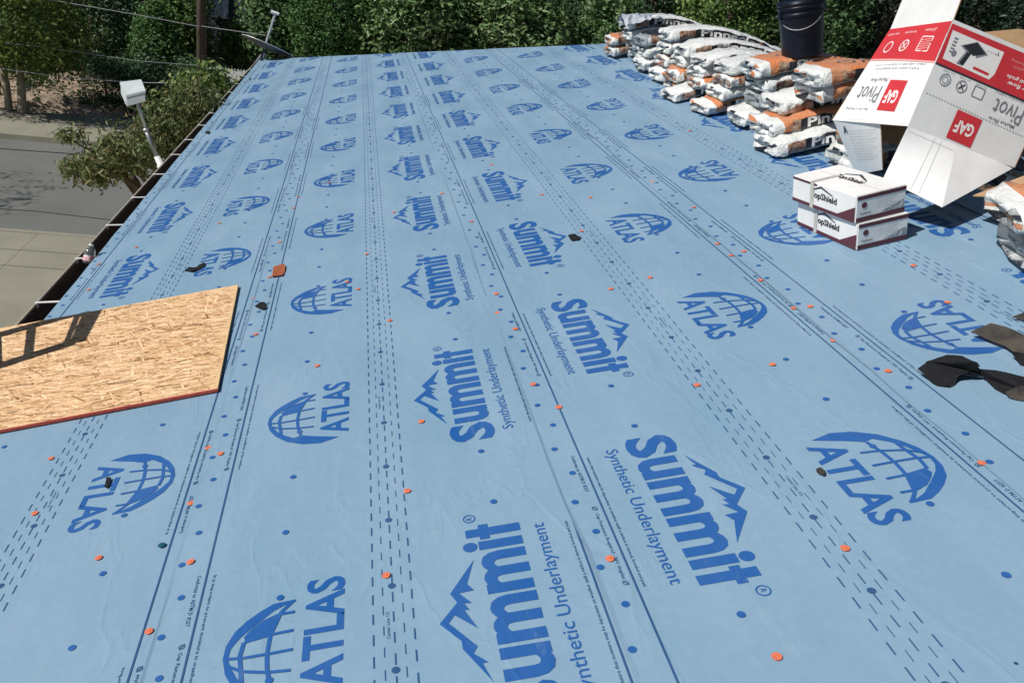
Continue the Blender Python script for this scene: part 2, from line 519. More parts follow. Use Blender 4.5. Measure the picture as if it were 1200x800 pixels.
M['bark'] = material('bark', (0.11, 0.085, 0.065), 0.95, 0.3, 12, 0.8, 30, stretch=(1, 1, 0.25))
M['bark_pale'] = material('bark_pale', (0.26, 0.23, 0.185), 0.95, 0.3, 10, 0.8, 30, stretch=(1, 1, 0.25))
M['pole'] = material('pole_wood', (0.085, 0.062, 0.048), 0.95, 0.3, 14, 0.7, 30, stretch=(1, 1, 0.12))
M['wire'] = material('wire_sheath', (0.33, 0.34, 0.35), 0.5)
M['wire_light'] = material('carton_crease', (.52, .52, .52), .6)
M['alu'] = material('aluminium', (0.55, 0.56, 0.57), 0.35, 0.1, 20, metal=0.7)
M['olive'] = leaf_material('olive_leaf', [(0.050, 0.085, 0.030), (0.110, 0.155, 0.055), (0.185, 0.215, 0.085), (0.26, 0.20, 0.10)], 0.35)
M['yellowgreen'] = leaf_material('yellow_green_leaf', [(0.0633, 0.1207, 0.0287), (0.1495, 0.2242, 0.0517), (0.2875, 0.3335, 0.1035)], 0.35)
M['green'] = leaf_material('green_leaf', [(0.0432, 0.1013, 0.0405), (0.0945, 0.1823, 0.0648), (0.2025, 0.2903, 0.1283)], 0.28)
M['midgreen'] = leaf_material('soft_green_leaf', [(0.0585, 0.13, 0.0338), (0.1235, 0.221, 0.0585), (0.2275, 0.312, 0.104)], 0.3)
M['darkgreen'] = leaf_material('dark_leaf', [(0.0225, 0.0625, 0.0325), (0.05, 0.1075, 0.05), (0.1063, 0.1688, 0.0813)], 0.2)
M['glossy'] = leaf_material('glossy_leaf', [(0.056, 0.119, 0.042), (0.119, 0.21, 0.0728), (0.28, 0.35, 0.175)], 0.2, 0.36)
M['cypress'] = leaf_material('cypress_leaf', [(0.0308, 0.0924, 0.028), (0.0644, 0.154, 0.042), (0.133, 0.231, 0.0644)], 0.2, 0.6)

M['shadow_green'] = leaf_material('shadow_green_leaf', [(0.006, 0.016, 0.012), (0.014, 0.032, 0.020), (0.035, 0.058, 0.034)], 0.08)  # near-black greens carry the shade of the trees behind the big carton
# ------------------------------------------------------------------ the ground, street and pavements
EAVE_V1 = 14.32                       # the far eave corner along the house
gq = 0.0


def slab(name, x0, x1, y0, y1, z, mat, thick=None, parent=None):
    mb = MB()
    if thick is None:
        mb.add([(x0, y0, z), (x1, y0, z), (x1, y1, z), (x0, y1, z)], [(0, 1, 2, 3)])
    else:
        mb.box(((x0 + x1) / 2, (y0 + y1) / 2, z - thick / 2), (x1 - x0, y1 - y0, thick))
    return mb.build(name, mat, parent)


tag(slab('ground', -300, 300, -200, 400, -0.02, M['soil']), 'dry brown soil between the street and the trees', 'ground', kind='structure')
Y_NEAR = ground_at(60, 274).y          # near kerb of the street
Y_FAR = ground_at(60, 168).y           # far kerb
Y_WALK = ground_at(60, 137).y          # back of the far pavement
tag(slab('street', -120, 120, Y_NEAR, Y_FAR, 0.0, M['asphalt']), 'grey asphalt street beside the house', 'street', kind='structure')
for pts, wd_ in (([(-20, Y_FAR - 1.15), (-9, Y_FAR - 1.02), (-6.2, Y_FAR - .80), (-4.6, Y_FAR - .72), (-1, Y_FAR - .9), (12, Y_FAR - .6)], .07), ([(-9, Y_NEAR + 1.1), (-6.4, Y_NEAR + 1.25), (-4.6, Y_NEAR + 1.05), (-3, Y_NEAR + 1.3)], .035)):
    tl = MB(); strip(tl, pts, wd_, .004)
    tag(tl.build('tar_line', M['shingle'], None), 'dark tar seam along the street', 'tar seam', kind='structure')
kb = MB(); kb.box((0, Y_FAR + 0.08, 0.0), (240, 0.16, 0.28))
tag(kb.build('kerb', M['concrete']), 'pale concrete kerb on the far side of the street', 'kerb', kind='structure')
kn = MB(); kn.box((0, Y_NEAR - 0.07, -0.04), (240, 0.14, 0.16))
tag(kn.build('kerb', M['concrete']), 'low concrete kerb along the near side of the street', 'kerb', kind='structure')
fwk = empty('sidewalk', Matrix.Identity(4))
tag(fwk, 'tan concrete pavement shaded by the trees across the street', 'sidewalk', kind='structure')
x = -26.0; i = 0
while x < 30:
    slab('slab', x, x + 1.78, Y_FAR + 0.165, Y_WALK, 0.13 + 0.004 * ((i * 7) % 3), M['concrete'], 0.2, fwk)
    x += 1.8; i += 1
nwk = empty('driveway', Matrix.Identity(4))
tag(nwk, 'weathered concrete apron of large slabs below the eave', 'driveway', kind='structure')
Y_J = ground_at(30, 315).y
ys = [Y_NEAR - 0.145, Y_NEAR - 1.05, Y_J + 0.02, Y_J - 2.6, Y_J - 6.0, Y_J - 9.5]
xj = [-16, -12.2, -8.6, -5.9, -3.4, -1.0]
for a in range(len(ys) - 1):
    for b in range(len(xj) - 1):
        slab('slab', xj[b] + (0.012 if b else 0), xj[b + 1], ys[a + 1] + 0.018, ys[a], 0.02 + 0.005 * ((a * 3 + b * 5) % 4), M['concrete'], 0.15, nwk)

# ------------------------------------------------------------------ the house with its roof
U_R = 2.78                            # ridge
U_E = -1.93                           # edge of the deck at the eave
V_N = -4.0                            # the roof goes on behind the camera
HIP0, HIPK = 12.90, -0.94             # hip line: v = HIP0 + HIPK * u


def v_hip(u):
    return HIP0 + HIPK * u


def world_roof(u, v, w=0.0):
    return ROOF @ Vector((u, v, w))


house = empty('house', Matrix.Translation((0, 5, 0)))
tag(house, 'house with a hip roof covered in printed blue underlayment, gutter along its eave', 'house')
# deck: four slopes as a thick shell
ridge_z = roof(U_R, 0).z; ridge_x = roof(U_R, 0).x
eave_p = roof(U_E, 0)
half = ridge_x - eave_p.x
xe2 = ridge_x + half                  # far eave on the other side
vh_e = v_hip(U_E); vh_r = v_hip(U_R)
dk = MB()
T = 0.03
A = [(eave_p.x, V_N, eave_p.z), (eave_p.x, vh_e, eave_p.z), (ridge_x, vh_r, ridge_z), (ridge_x, V_N, ridge_z), (xe2, vh_e, eave_p.z), (xe2, V_N, eave_p.z)]
low = [(a, b, c - 0.012) for a, b, c in A]
dk.add(low, [(0, 3, 2, 1), (1, 2, 4), (2, 3, 5, 4)])
dk.add([(a, b, c - 0.04) for a, b, c in low], [(0, 1, 2, 3), (1, 4, 2), (2, 4, 5, 3)])
n6 = 6
dk.f += [(0, 1, 7, 6), (1, 4, 10, 7), (4, 5, 11, 10)]; dk.m += [0, 0, 0]
dk.build('roof_deck', M['deck'], house)
# walls
WI = 0.45
wl = MB()
zt = eave_p.z - 0.02
x0w, x1w, y0w, y1w = eave_p.x + WI, xe2 - WI, V_N, vh_e - WI
for (c, s) in (((x0w, (y0w + y1w) / 2, zt / 2), (0.2, y1w - y0w, zt)), ((x1w, (y0w + y1w) / 2, zt / 2), (0.2, y1w - y0w, zt)), (((x0w + x1w) / 2, y1w - 0.101, zt / 2), (x1w - x0w - 0.21, 0.2, zt - 0.004))):
    wl.box(c, s)
wl.build('wall', M['stucco'], house)
sf = MB()
sf.box(((eave_p.x + x0w) / 2, (V_N + vh_e) / 2, eave_p.z - 0.10), (WI - 0.03, vh_e - V_N - 0.3, 0.03))
sf.build('soffit', M['white_metal'], house)
fa = MB(); fa.box((eave_p.x + 0.012, (V_N + vh_e) / 2, eave_p.z - 0.115), (0.02, vh_e - V_N, 0.12))
fa.build('fascia', M['white_metal'], house)

# underlayment sheets, in the roof's frame
P = 1.1228                                    # repeat of the print along the roll
COURSE = {1: (-1.5297, 2.2440, 1, 0.0), 2: (0.0017, 1.8285, -1, 0.0), 3: (0.7369, 1.6741, 1, 0.0045), 4: (2.2593, 2.8118, -1, 0.0045)}
TY0, TY1 = -0.405, 0.775                      # edges of a sheet in print coordinates
SH = {}


def clip_far(verts, faces):
    """cut a flat roof-frame mesh at the hip line"""
    bm = bmesh.new()
    bv = [bm.verts.new(p) for p in verts]
    for f in faces:
        try: bm.faces.new([bv[i] for i in f])
        except ValueError: pass
    n = Vector((-HIPK, 1, 0)).normalized()
    bmesh.ops.bisect_plane(bm, geom=bm.verts[:] + bm.edges[:] + bm.faces[:], plane_co=Vector((0, HIP0 - 0.01, 0)), plane_no=n, clear_outer=True)
    bm.verts.index_update()
    v = [tuple(q.co) for q in bm.verts]; f = [tuple(q.index for q in p.verts) for p in bm.faces]
    bm.free()
    return v, f


def sheet(name, u0, u1, w, th, cv, ud, name3=False):
    # long strip cut into pieces so the edge can waver a little
    rng = random.Random(int(abs(u0) * 100))
    vs = []; fs = []
    n = 90; m = 6
    for i in range(n + 1):
        v = V_N + (v_hip(U_E) + 0.5 - V_N) * i / n
        for j in range(m + 1):
            u = (u0 if j == 0 else u0 + .010 if j == 1 else u0 + (u1 - u0) * (j - 1) / (m - 1)) - th * (v - cv)
            if j in (0, m): u += rng.uniform(-0.004, 0.004)
            lift = 0.0
            if j == 0 and ud: lift = 0.0022 + 0.0018 * math.sin(v * 2.3 + u0 * 9)
            if j <= 1 and name3: u -= .020 * min(1, max(0, (v - 1.75) / .25))
            vs.append((u, v, w + lift))
    for i in range(n):
        for j in range(m):
            a = i * (m + 1) + j
            fs.append((a, a + 1, a + m + 2, a + m + 1))
    vs, fs = clip_far(vs, fs)
    return mesh_obj(name, vs, fs, M['sheet'], house, ROOF)


# lower edge is always the visible one: the sheet above laps over the sheet below
SH[1] = sheet('underlayment_sheet', -1.938, -0.70, 0.000, 0, 2, False)
SH[2] = sheet('underlayment_sheet', -0.816, 0.43, 0.004, 0, 2, True)
SH[3] = sheet('underlayment_sheet', 0.332, 1.56, 0.008, 0.0045, 1.67, True, True)
SH[4] = sheet('underlayment_sheet', 1.441, 2.66, 0.012, 0.0045, 2.8, True)
SHW = {1: 0.0, 2: 0.004, 3: 0.008, 4: 0.012}
tag(SH[1], 'lowest blue underlayment sheet along the gutter, lettering turned downhill')
tag(SH[2], 'second blue underlayment sheet from the gutter')
tag(SH[3], 'third blue underlayment sheet from the gutter')
tag(SH[4], 'fourth blue underlayment sheet, partly under the stacked bundles')
# top sheet folded over the ridge, then the slopes that face away
rz = MB()
al = 2 * PITCH
for vseg in range(30):
    pass
vv = [(2.585, V_N, 0.016), (U_R, V_N, 0.016), (U_R + 1.2 * math.cos(al), V_N, 0.016 - 1.2 * math.sin(al))]
ve = [(2.585, v_hip(2.585) - 0.02, 0.016), (U_R, vh_r, 0.016), (U_R + 1.2 * math.cos(al), vh_r + 1.2 * 0.9, 0.016 - 1.2 * math.sin(al))]
rz.add(vv + ve, [(0, 1, 4, 3), (1, 2, 5, 4)])
rz.build('underlayment_sheet', M['sheet'], house, ROOF)
bk = MB()
up6 = [(a, b, c + 0.002) for a, b, c in A]
bk.add([up6[1], up6[2], up6[4]], [(0, 2, 1)])
bk.build('underlayment_sheet', M['sheet'], house)
bk = MB(); bk.add([up6[2], up6[3], up6[5], up6[4]], [(0, 3, 2, 1)])
bk.build('underlayment_sheet', M['sheet'], house)

# ---- the print: one mesh for each mark, in print coordinates (x along the reading direction, y up)
ZP = 0.0007
sm = MB()
put_text(sm, 'S', (-0.566, -0.178, -0.455, -0.026), 0, 0.035)
put_text(sm, 'ummi', (-0.445, -0.174, 0.048, -0.006), 0.0, 0.034)
poly(sm, [(.068, -.174), (.102, -.174), (.102, -.086), (.118, -.086), (.118, -.058), (.102, -.058), (.102, -.020), (.068, -.020), (.068, -.058), (.054, -.058), (.054, -.086), (.068, -.086)], 0)
mtn = [(-0.024, -0.034), (-0.138, 0.041), (-0.173, 0.026), (-0.237, 0.077), (-0.303, 0.029), (-0.328, 0.029), (-0.439, -0.029), (-0.381, -0.012), (-0.38, -0.026), (-0.347, 0.005), (-0.327, -0.007), (-0.239, 0.054), (-0.215, 0.037), (-0.271, -0.015), (-0.203, 0.011), (-0.205, -0.002), (-0.18, 0.009), (-0.183, -0.011), (-0.141, 0.018), (-0.139, -0.021), (-0.111, -0.006)]
poly(sm, [(a, b + 0.004) for a, b in mtn], 0)
ring(sm, (0.152, -0.038), 0.0145, 0.0185, 0, 20)
put_text(sm, 'R', (0.146, -0.045, 0.158, -0.030), 0, 0.01)
put_text(sm, 'Synthetic Underlayment', (-0.527, -0.252, 0.084, -0.204), 0, 0.004)
at_ = MB()
put_text(at_, 'ATLAS', (-0.374, 0.318, 0.003, 0.422), 0, 0.024)
# globe
crescent = [(-0.402, 0.352), (-0.424, 0.416), (-0.413, 0.478), (-0.380, 0.537), (-0.333, 0.580), (-0.286, 0.606), (-0.234, 0.619), (-0.191, 0.617), (-0.146, 0.600), (-0.114, 0.573), (-0.087, 0.541), (-0.066, 0.508), (-0.062, 0.449), (-0.071, 0.449),
            (-0.078, 0.478), (-0.093, 0.505), (-0.120, 0.533), (-0.146, 0.560), (-0.172, 0.585), (-0.203, 0.603), (-0.236, 0.606), (-0.268, 0.594), (-0.300, 0.577), (-0.335, 0.548), (-0.362, 0.513), (-0.352, 0.486), (-0.372, 0.440)]
poly(at_, crescent, 0)
poly(at_, [(-0.181, 0.503), (-0.193, 0.568), (-0.170, 0.574), (-0.148, 0.558), (-0.122, 0.531), (-0.104, 0.490)], 0.0002)
g = [[(-0.350, 0.490), (-0.320, 0.497), (-0.287, 0.504), (-0.238, 0.509), (-0.176, 0.506), (-0.102, 0.485), (-0.066, 0.455)], [(-0.321, 0.562), (-0.272, 0.570), (-0.234, 0.577), (-0.188, 0.572)]]
for i, s_ in enumerate(g): strip(at_, s_, 0.011, 0.0004 + 0.0002 * i)
for i, s_ in enumerate([[(-0.305, 0.446), (-0.300, 0.502), (-0.284, 0.566), (-0.258, 0.606)], [(-0.239, 0.445), (-0.241, 0.505), (-0.241, 0.572), (-0.235, 0.612)], [(-0.174, 0.448), (-0.177, 0.506)], [(-0.109, 0.449), (-0.109, 0.487)]]):
    strip(at_, s_, 0.009, 0.0008)
# dashed centre lines, dots, edge lines, small print of one repeat, cut to [-P/2, P/2]
dash_mb = MB()
for j, (ty, wd) in enumerate(((0.245, 0.0042), (0.219, 0.0026), (0.193, 0.0038), (0.168, 0.0026), (0.143, 0.0042))):
    n = 16
    for k in range(n):
        a = -0.56 + P * (k + (0.5 if j % 2 else 0.1)) / n
        ln = 0.036 if j % 2 == 0 else 0.032
        strip(dash_mb, [(a, ty), (a + ln, ty)], wd)
put_text(dash_mb, 'Center Line 1/2', (-0.257, 0.2035, -0.165, 0.2125), 0)
for a in (-0.358, -0.072, 0.209, 0.489):
    disc(dash_mb, (a, 0.194), 0.0105, 0.0003)
dot_mb = MB()
for a, b in ((0.214, -0.118), (-0.636 + P, -0.116), (-0.606 + P, 0.498), (0.231, 0.500), (-0.047, 0.492), (-0.326, 0.495)):
    disc(dot_mb, (a, b), 0.0105, 0.0010)
for k in range(8):
    disc(dot_mb, (0.261 - 0.14035 * k, -0.389 if k % 2 == 0 else -0.364), 0.0105, 0.0004)
    disc(dot_mb, (0.440 - 0.14035 * k, 0.795 if k % 2 == 0 else 0.770), 0.0105, 0.0004)
def small_text(sh):
    fine_mb = MB()
    put_text(fine_mb, 'ensure that moisture may be dependent on weather until a surface is turned, bonded and past', (-0.507, -0.308, 0.074, -0.296), 0, 0.014, res=1)
    put_text(fine_mb, 'Conforms to ASTM D 8257', (-0.531, -0.350, -0.338, -0.338), 0, 0.014, res=1)
    put_text(fine_mb, 'Cap Fasteners Required - NO Staples', (-0.235, -0.350, 0.035, -0.337), 0, 0.014, res=1)
    put_text(fine_mb, 'It is important to prevent moisture in weather conditions of the surface', (-0.507, 0.683 + sh, 0.090, 0.695 + sh), 0, 0.014, flip=True, res=1)
    put_text(fine_mb, 'Conforms to ASTM D 8257', (-0.098, 0.727 + sh, 0.100, 0.739 + sh), 0, 0.014, flip=True, res=1)
    put_text(fine_mb, 'Cap Fasteners Required - NO Staples', (-0.475, 0.727 + sh, -0.185, 0.740 + sh), 0, 0.014, flip=True, res=1)
    for a in (-0.257, 0.050):
        ring(fine_mb, (a, -0.343), 0.006, 0.0085, 0, 8); strip(fine_mb, [(a - 0.009, -0.349), (a + 0.009, -0.337)], 0.003, 0.0003)
    for a in (-0.168, -0.492):
        ring(fine_mb, (a, 0.733 + sh), 0.006, 0.0085, 0, 8); strip(fine_mb, [(a - 0.009, 0.739 + sh), (a + 0.009, 0.727 + sh)], 0.003, 0.0003)
    return fine_mb


fine_mb = small_text(0.0)
fine_up = small_text(-0.032)


def mesh_from(mb, name, mat):
    me = bpy.data.meshes.new(name)
    me.from_pydata(mb.v, [], mb.f); me.materials.append(mat); me.update()
    return me


MARKS = {'printed_mountain_logo': (mesh_from(sm, 'printed_mountain_logo', M['print']), sm), 'printed_globe_logo': (mesh_from(at_, 'printed_globe_logo', M['print']), at_),
         'printed_dashes': (mesh_from(dash_mb, 'printed_dashes', M['fine']), dash_mb), 'printed_dots': (mesh_from(dot_mb, 'printed_dots', M['print']), dot_mb),
         'printed_small_text': (mesh_from(fine_mb, 'printed_small_text', M['fine']), fine_mb)}
FINE_UP = (mesh_from(fine_up, 'printed_small_text', M['fine']), fine_up)

for c, (cu_, cv_, sg, th) in COURSE.items():
    for n in range(-3, 13):
        v0 = cv_ + n * P
        uc = cu_ - th * (v0 - cv_)
        rot = Matrix.Rotation((-math.pi / 2 if sg > 0 else math.pi / 2) + th, 4, 'Z')
        loc = Matrix.Translation((uc, v0, SHW[c] + ZP + 0.0005)) @ rot
        for nm, (me, mb) in MARKS.items():
            if nm == 'printed_small_text' and sg > 0: me, mb = FINE_UP
            pts = [loc @ Vector(p) for p in (mb.v[::7] + mb.v[-3:])]
            vmin = min(p.y for p in pts); vmax = max(p.y for p in pts)
            if vmax < 0.7: continue
            out = [p.y > v_hip(p.x) - 0.03 for p in pts]
            if all(out): continue
            if c == 1 and nm == 'printed_mountain_logo' and n == 0: continue
            if c == 4 and nm in ('printed_mountain_logo',) and v0 < 2.2: continue
            if nm == 'printed_small_text' and v0 > 9.5: continue
            if any(out):
                full = [tuple(loc @ Vector(p)) for p in mb.v]
                vs, fs = clip_far(full, mb.f)
                if not fs: continue
                o = mesh_obj(nm, vs, fs, me.materials[0], SH[c], ROOF)
            else:
                o = mesh_obj(nm, None, None, None, SH[c], ROOF @ loc, me=me)
            if nm in ('printed_dashes', 'printed_dots', 'printed_small_text'): o['kind'] = 'stuff'
    # edge lines of the sheet
    lb = MB()
    for ty in (-0.3215, 0.680 if sg > 0 else 0.712):
        pts = []
        for i in range(30):
            v = 0.6 + i * 0.46
            u = cu_ + sg * ty - th * (v - cv_)
            pts.append((u, v))
        w = SHW[c] + ZP + 0.0009
        strip(lb, pts, 0.0056 if c < 4 else 0.005, w)
    vs, fs = clip_far(lb.v, lb.f)
    mesh_obj('printed_edge_line', vs, fs, M['fine'], SH[c], ROOF)

# ---- gutter with its hangers
gm = MB()


def lip_u(v):
    return -2.125 + 0.0105 * v


prof = [(0.0, 0.0), (0.0, -0.085), (0.055, -0.115), (1.0, -0.115), (1.0, -0.004)]
n = 30
b0 = len(gm.v)
for i in range(n + 1):
    v = V_N + (vh_e + 0.10 - V_N) * i / n
    ul = lip_u(v); ur = U_E - 0.012
    for (t, w) in prof:
        p = roof(ul + (ur - ul) * t, v, 0)
        gm.v.append((p.x, p.y, p.z + w - 0.012))
k = len(prof)
for i in range(n):
    for j in range(k - 1):
        gm.f.append((b0 + i * k + j, b0 + i * k + j + 1, b0 + (i + 1) * k + j + 1, b0 + (i + 1) * k + j)); gm.m.append(0)
gut = gm.build('gutter', M['gutter'], house)
tag(gut, 'open dark brown gutter with a pale rolled lip')
lm = MB()
lm.tube([roof(lip_u(v) - 0.004, v, -0.008) for v in np.linspace(V_N, vh_e + 0.10, 30)], 0.0095, 6)
lm.build('gutter_lip', M['lip'], gut)
ec = MB()
pv = vh_e + 0.10
ec.add([tuple(roof(lip_u(pv) + (U_E - 0.012 - lip_u(pv)) * t, pv, 0) + Vector((0, 0.002, w - 0.012))) for t, w in prof], [tuple(range(5))])
ec.build('end_cap', M['gutter'], gut)
hv = [1.7, 2.4, 3.1, 3.8, 4.48, 5.19, 5.87, 6.57, 7.28, 8.0, 8.64, 9.36, 10.05, 10.75, 11.5, 12.2, 12.9, 13.6]
for v in hv:
    h = MB()
    p0 = roof(lip_u(v) + 0.002, v, 0.002); p1 = roof(U_E - 0.004, v, -0.016)
    d = (p1 - p0)
    rotm = Matrix((d.normalized(), Vector((0, 1, 0)), d.normalized().cross(Vector((0, 1, 0))))).transposed()
    h.box((p0 + p1) / 2, (d.length, 0.019, 0.004), rotm)
    h.box(p0 + Vector((0.003, 0, -0.014)), (0.012, 0.024, 0.03), rotm)
    h.build('hanger', M['white_metal'], gut)

# ---- plastic cap nails
capv = MB()
capv.lathe([(0.0115, 0.0), (0.0116, 0.0006), (0.0098, 0.0013), (0.0052, 0.0009), (0.0045, 0.0020), (0.0001, 0.0022)], 14)
capme = mesh_from(capv, 'cap_nail', M['cap_orange'])
capt = mesh_from(capv, 'cap_nail', M['cap_teal'])
NAILS = [(910, 773), (990, 646), (715, 658), (477.5, 577), (453, 676), (60, 537.5), (41, 602), (116, 654), (224, 590), (259, 533), (244.5, 525.5), (224, 660), (175, 740),
         (494, 495.5), (625, 453), (604, 388), (457, 377), (581.7, 346.7), (553, 261.7), (576, 195), (430, 299), (407, 331.7), (420, 340), (583, 368), (635, 230), (681.7, 273), (691.7, 233.5),
         (716, 341), (761.7, 327.7), (813, 246), (840.7, 288), (856.7, 301.7), (871.7, 298), (890.7, 331), (930, 364), (949, 363), (976.7, 402), (816.7, 454), (1109.6, 358.4), (1040, 439), (1150, 546), (1070, 315),
         (257, 262), (328, 285), (297.6, 350), (300, 393), (316, 326), (344, 245), (764, 215), (808, 155.6), (116, 310), (160, 290), (104, 340), (268, 128), (280, 110), (350, 232), (518, 228), (462, 250), (655, 480), (905, 430), (372, 430), (386, 215)]
for i, (a, b) in enumerate(NAILS):
    u, v = rp(a, b)
    o = mesh_obj('cap_nail', None, None, None, house, ROOF @ Matrix.Translation((u, v, 0.0035 + (0.012 if u > 1.48 else 0.008 if u > 0.33 else 0.004 if u > -0.78 else 0))) @ Matrix.Rotation(i * 1.3, 4, 'Z') @ Matrix.Rotation(0.05 * math.sin(i * 2.1), 4, 'X'), me=capme)
for a, b in ((190, 640), (1190, 780)):
    u, v = rp(a, b)
    mesh_obj('cap_nail', None, None, None, house, ROOF @ Matrix.Translation((u, v, 0.006)), me=capt)

# ------------------------------------------------------------------ shingle bundles stacked along the ridge
AL = 2 * PITCH
_tab = []
uu, ww, s_ = 1.4, 0.0, 1.4
while s_ < 4.6:
    t = min(1, max(0, (s_ - (U_R - 0.34)) / 0.68)); th_ = -AL * (t * t * (3 - 2 * t))
    t2 = min(1, max(0, (s_ - 2.1) / 0.6)); lf = 0.045 * t2 * t2 * (3 - 2 * t2)
    _tab.append((uu, ww + lf, th_))
    uu += 0.01 * math.cos(th_); ww += 0.01 * math.sin(th_); s_ += 0.01


def bend(a, c):
    """arc length a across the ridge, height c above the surface -> roof-frame (u, w)"""
    i = min(max(int((a - 1.4) / 0.01), 0), len(_tab) - 2); f = (a - 1.4) / 0.01 - i
    u0, w0, t0 = _tab[i]; u1, w1, t1 = _tab[i + 1]
    u = u0 + (u1 - u0) * f; w = w0 + (w1 - w0) * f; t = t0 + (t1 - t0) * f
    return u - math.sin(t) * c, w + math.cos(t) * c


BM = ['bag_white', 'bag_orange', 'bag_black', 'bag_photo', 'bag_grey', 'film']
T_B = 0.088


def bundle(u_l, v_c, w0, yaw, style, label, seed, length=1.0, width=0.33, thick=T_B, text=True, droop=0.0):
    rnd = random.Random(seed)
    hw, t = width / 2, thick
    per = [(-hw, .012), (-hw - .003, t * .5), (-hw, t - .016), (-hw + .016, t), (-hw * .5, t + .005), (0, t + .008), (hw * .5, t + .005), (hw - .016, t), (hw, t - .016), (hw + .003, t * .5), (hw, .012), (hw - .012, 0), (0, 0), (-hw + .012, 0)]
    seg = ['n', 'n', 'c', 't', 't', 't', 't', 'c', 'f', 'f', 'b', 'b', 'b', 'b']
    nL = 40
    ph = [rnd.uniform(0, 6.28) for _ in range(10)]
    cy, sy = math.cos(yaw), math.sin(yaw)

    def wr(a, b, c):
        return 0.0065 * math.sin(a * 31 + ph[0] + b * 17) * math.sin(c * 60 + ph[1] + a * 9) + 0.003 * math.sin(a * 67 + b * 41 + ph[2]) + 0.0022 * math.sin(a * 13 + c * 95 + ph[3])

    def place(a, b, c):
        # a along the bundle from its left end, b across, c up
        aa = u_l + a * cy - b * sy
        dz = -droop * max(0, 0.25 - a) ** 2 * 16
        u, w = bend(aa, w0 + c + dz)
        return (u, v_c + b * cy + a * sy, w)
    verts = []; faces = []; mi = []
    st = [0, .012, .03, .06] + [0.06 + (length - 0.12) * i / (nL - 7) for i in range(1, nL - 6)] + [length - .03, length - .012, length]
    nS = len(st); nP = len(per)
    for i, a in enumerate(st):
        e = min(a, length - a)
        k = 1.0 if e > 0.06 else 0.80 + 0.20 * (e / 0.06) ** 0.5
        for j, (b, c) in enumerate(per):
            d = wr(a, b, c) * (1.8 if e < 0.09 else 1.0)
            jx = rnd.uniform(-.006, .006) if e < 0.04 else rnd.uniform(-.0012, .0012)
            bb = b * (0.93 + 0.07 * k) + (d if abs(b) > hw * .9 else 0)
            cc = t / 2 + (c - t / 2) * k + (d if c > t * .6 else d * .3) + (rnd.uniform(-.005, .005) if e < 0.02 else 0)
            verts.append(place(a + jx, bb, max(0.001, cc)))

    def mat_at(a, s):
        f = a / length
        if s == 'b': return 4
        if f < 0.03 or f > 0.97: return 0 if style != 'K' else 4
        if s == 'f': return 0 if style in 'WOF' else 2
        if s == 'n':
            if style == 'F': return 0
            if f < 0.06: return 0
            if f < 0.18: return 3 if style != 'O' else (1 if f < 0.11 else 3)
            if f < 0.90: return 2
            return 0
        # top and its rounded edges
        if style == 'W': return 0
        if style == 'F': return 0
        if style == 'K': return 2 if f > 0.06 else 4
        if style == 'O':
            return 1 if 0.055 < f < 0.66 else 0
        if style == 'P':
            return 3 if 0.08 < f < 0.30 else (1 if f < 0.5 else 0)
        return 0
    for i in range(nS - 1):
        for j in range(nP):
            j2 = (j + 1) % nP
            faces.append((i * nP + j, (i + 1) * nP + j, (i + 1) * nP + j2, i * nP + j2))
            mi.append(mat_at((st[i] + st[i + 1]) / 2, seg[j]))
    # crumpled folded ends
    for end in (0, nS - 1):
        a0 = st[end]; sgn = -1 if end == 0 else 1
        base = len(verts)
        ringv = []
        for r_, dep in ((0.78, 0.014), (0.45, -0.012)):
            for j, (b, c) in enumerate(per):
                q = place(a0 + sgn * (dep + rnd.uniform(-.012, .012)), b * r_ * .95, t / 2 + (c - t / 2) * r_ * .85 + rnd.uniform(-.006, .006))
                verts.append(q)
        verts.append(place(a0 - sgn * 0.006, 0, t * .45)); cen = len(verts) - 1
        o0 = end * nP
        for j in range(nP):
            j2 = (j + 1) % nP
            q1 = (o0 + j, o0 + j2, base + j2, base + j); q2 = (base + j, base + j2, base + nP + j2, base + nP + j); q3 = (base + nP + j, base + nP + j2, cen)
            hsh = (j * 7 + seed * 3) % 9
            em = {'K': 4, 'P': (0, 4, 3, 3, 0, 1, 4, 0, 3)[hsh], 'O': (0, 0, 4, 1, 0, 0, 4, 0, 2)[hsh]}.get(style, (0, 0, 4, 0, 0, 4, 0, 0, 2)[hsh])
            for q in (q1, q2, q3):
                faces.append(q if end == 0 else tuple(reversed(q))); mi.append(em)
    base_pt = roof(*(lambda q: (q[0], q[1], q[2]))(place(length * .4, 0, 0)))
    mw = Matrix.Translation(base_pt)
    inv = mw.inverted() @ ROOF
    vs_ = [tuple(inv @ Vector(q)) for q in verts]
    o = mesh_obj('shingle_bundle', vs_, faces, [M[k] for k in BM], None, mw, mi)
    for p in o.data.polygons: p.use_smooth = True
    tag(o, label, 'shingle bundle', 'shingle bundles stacked along the ridge')
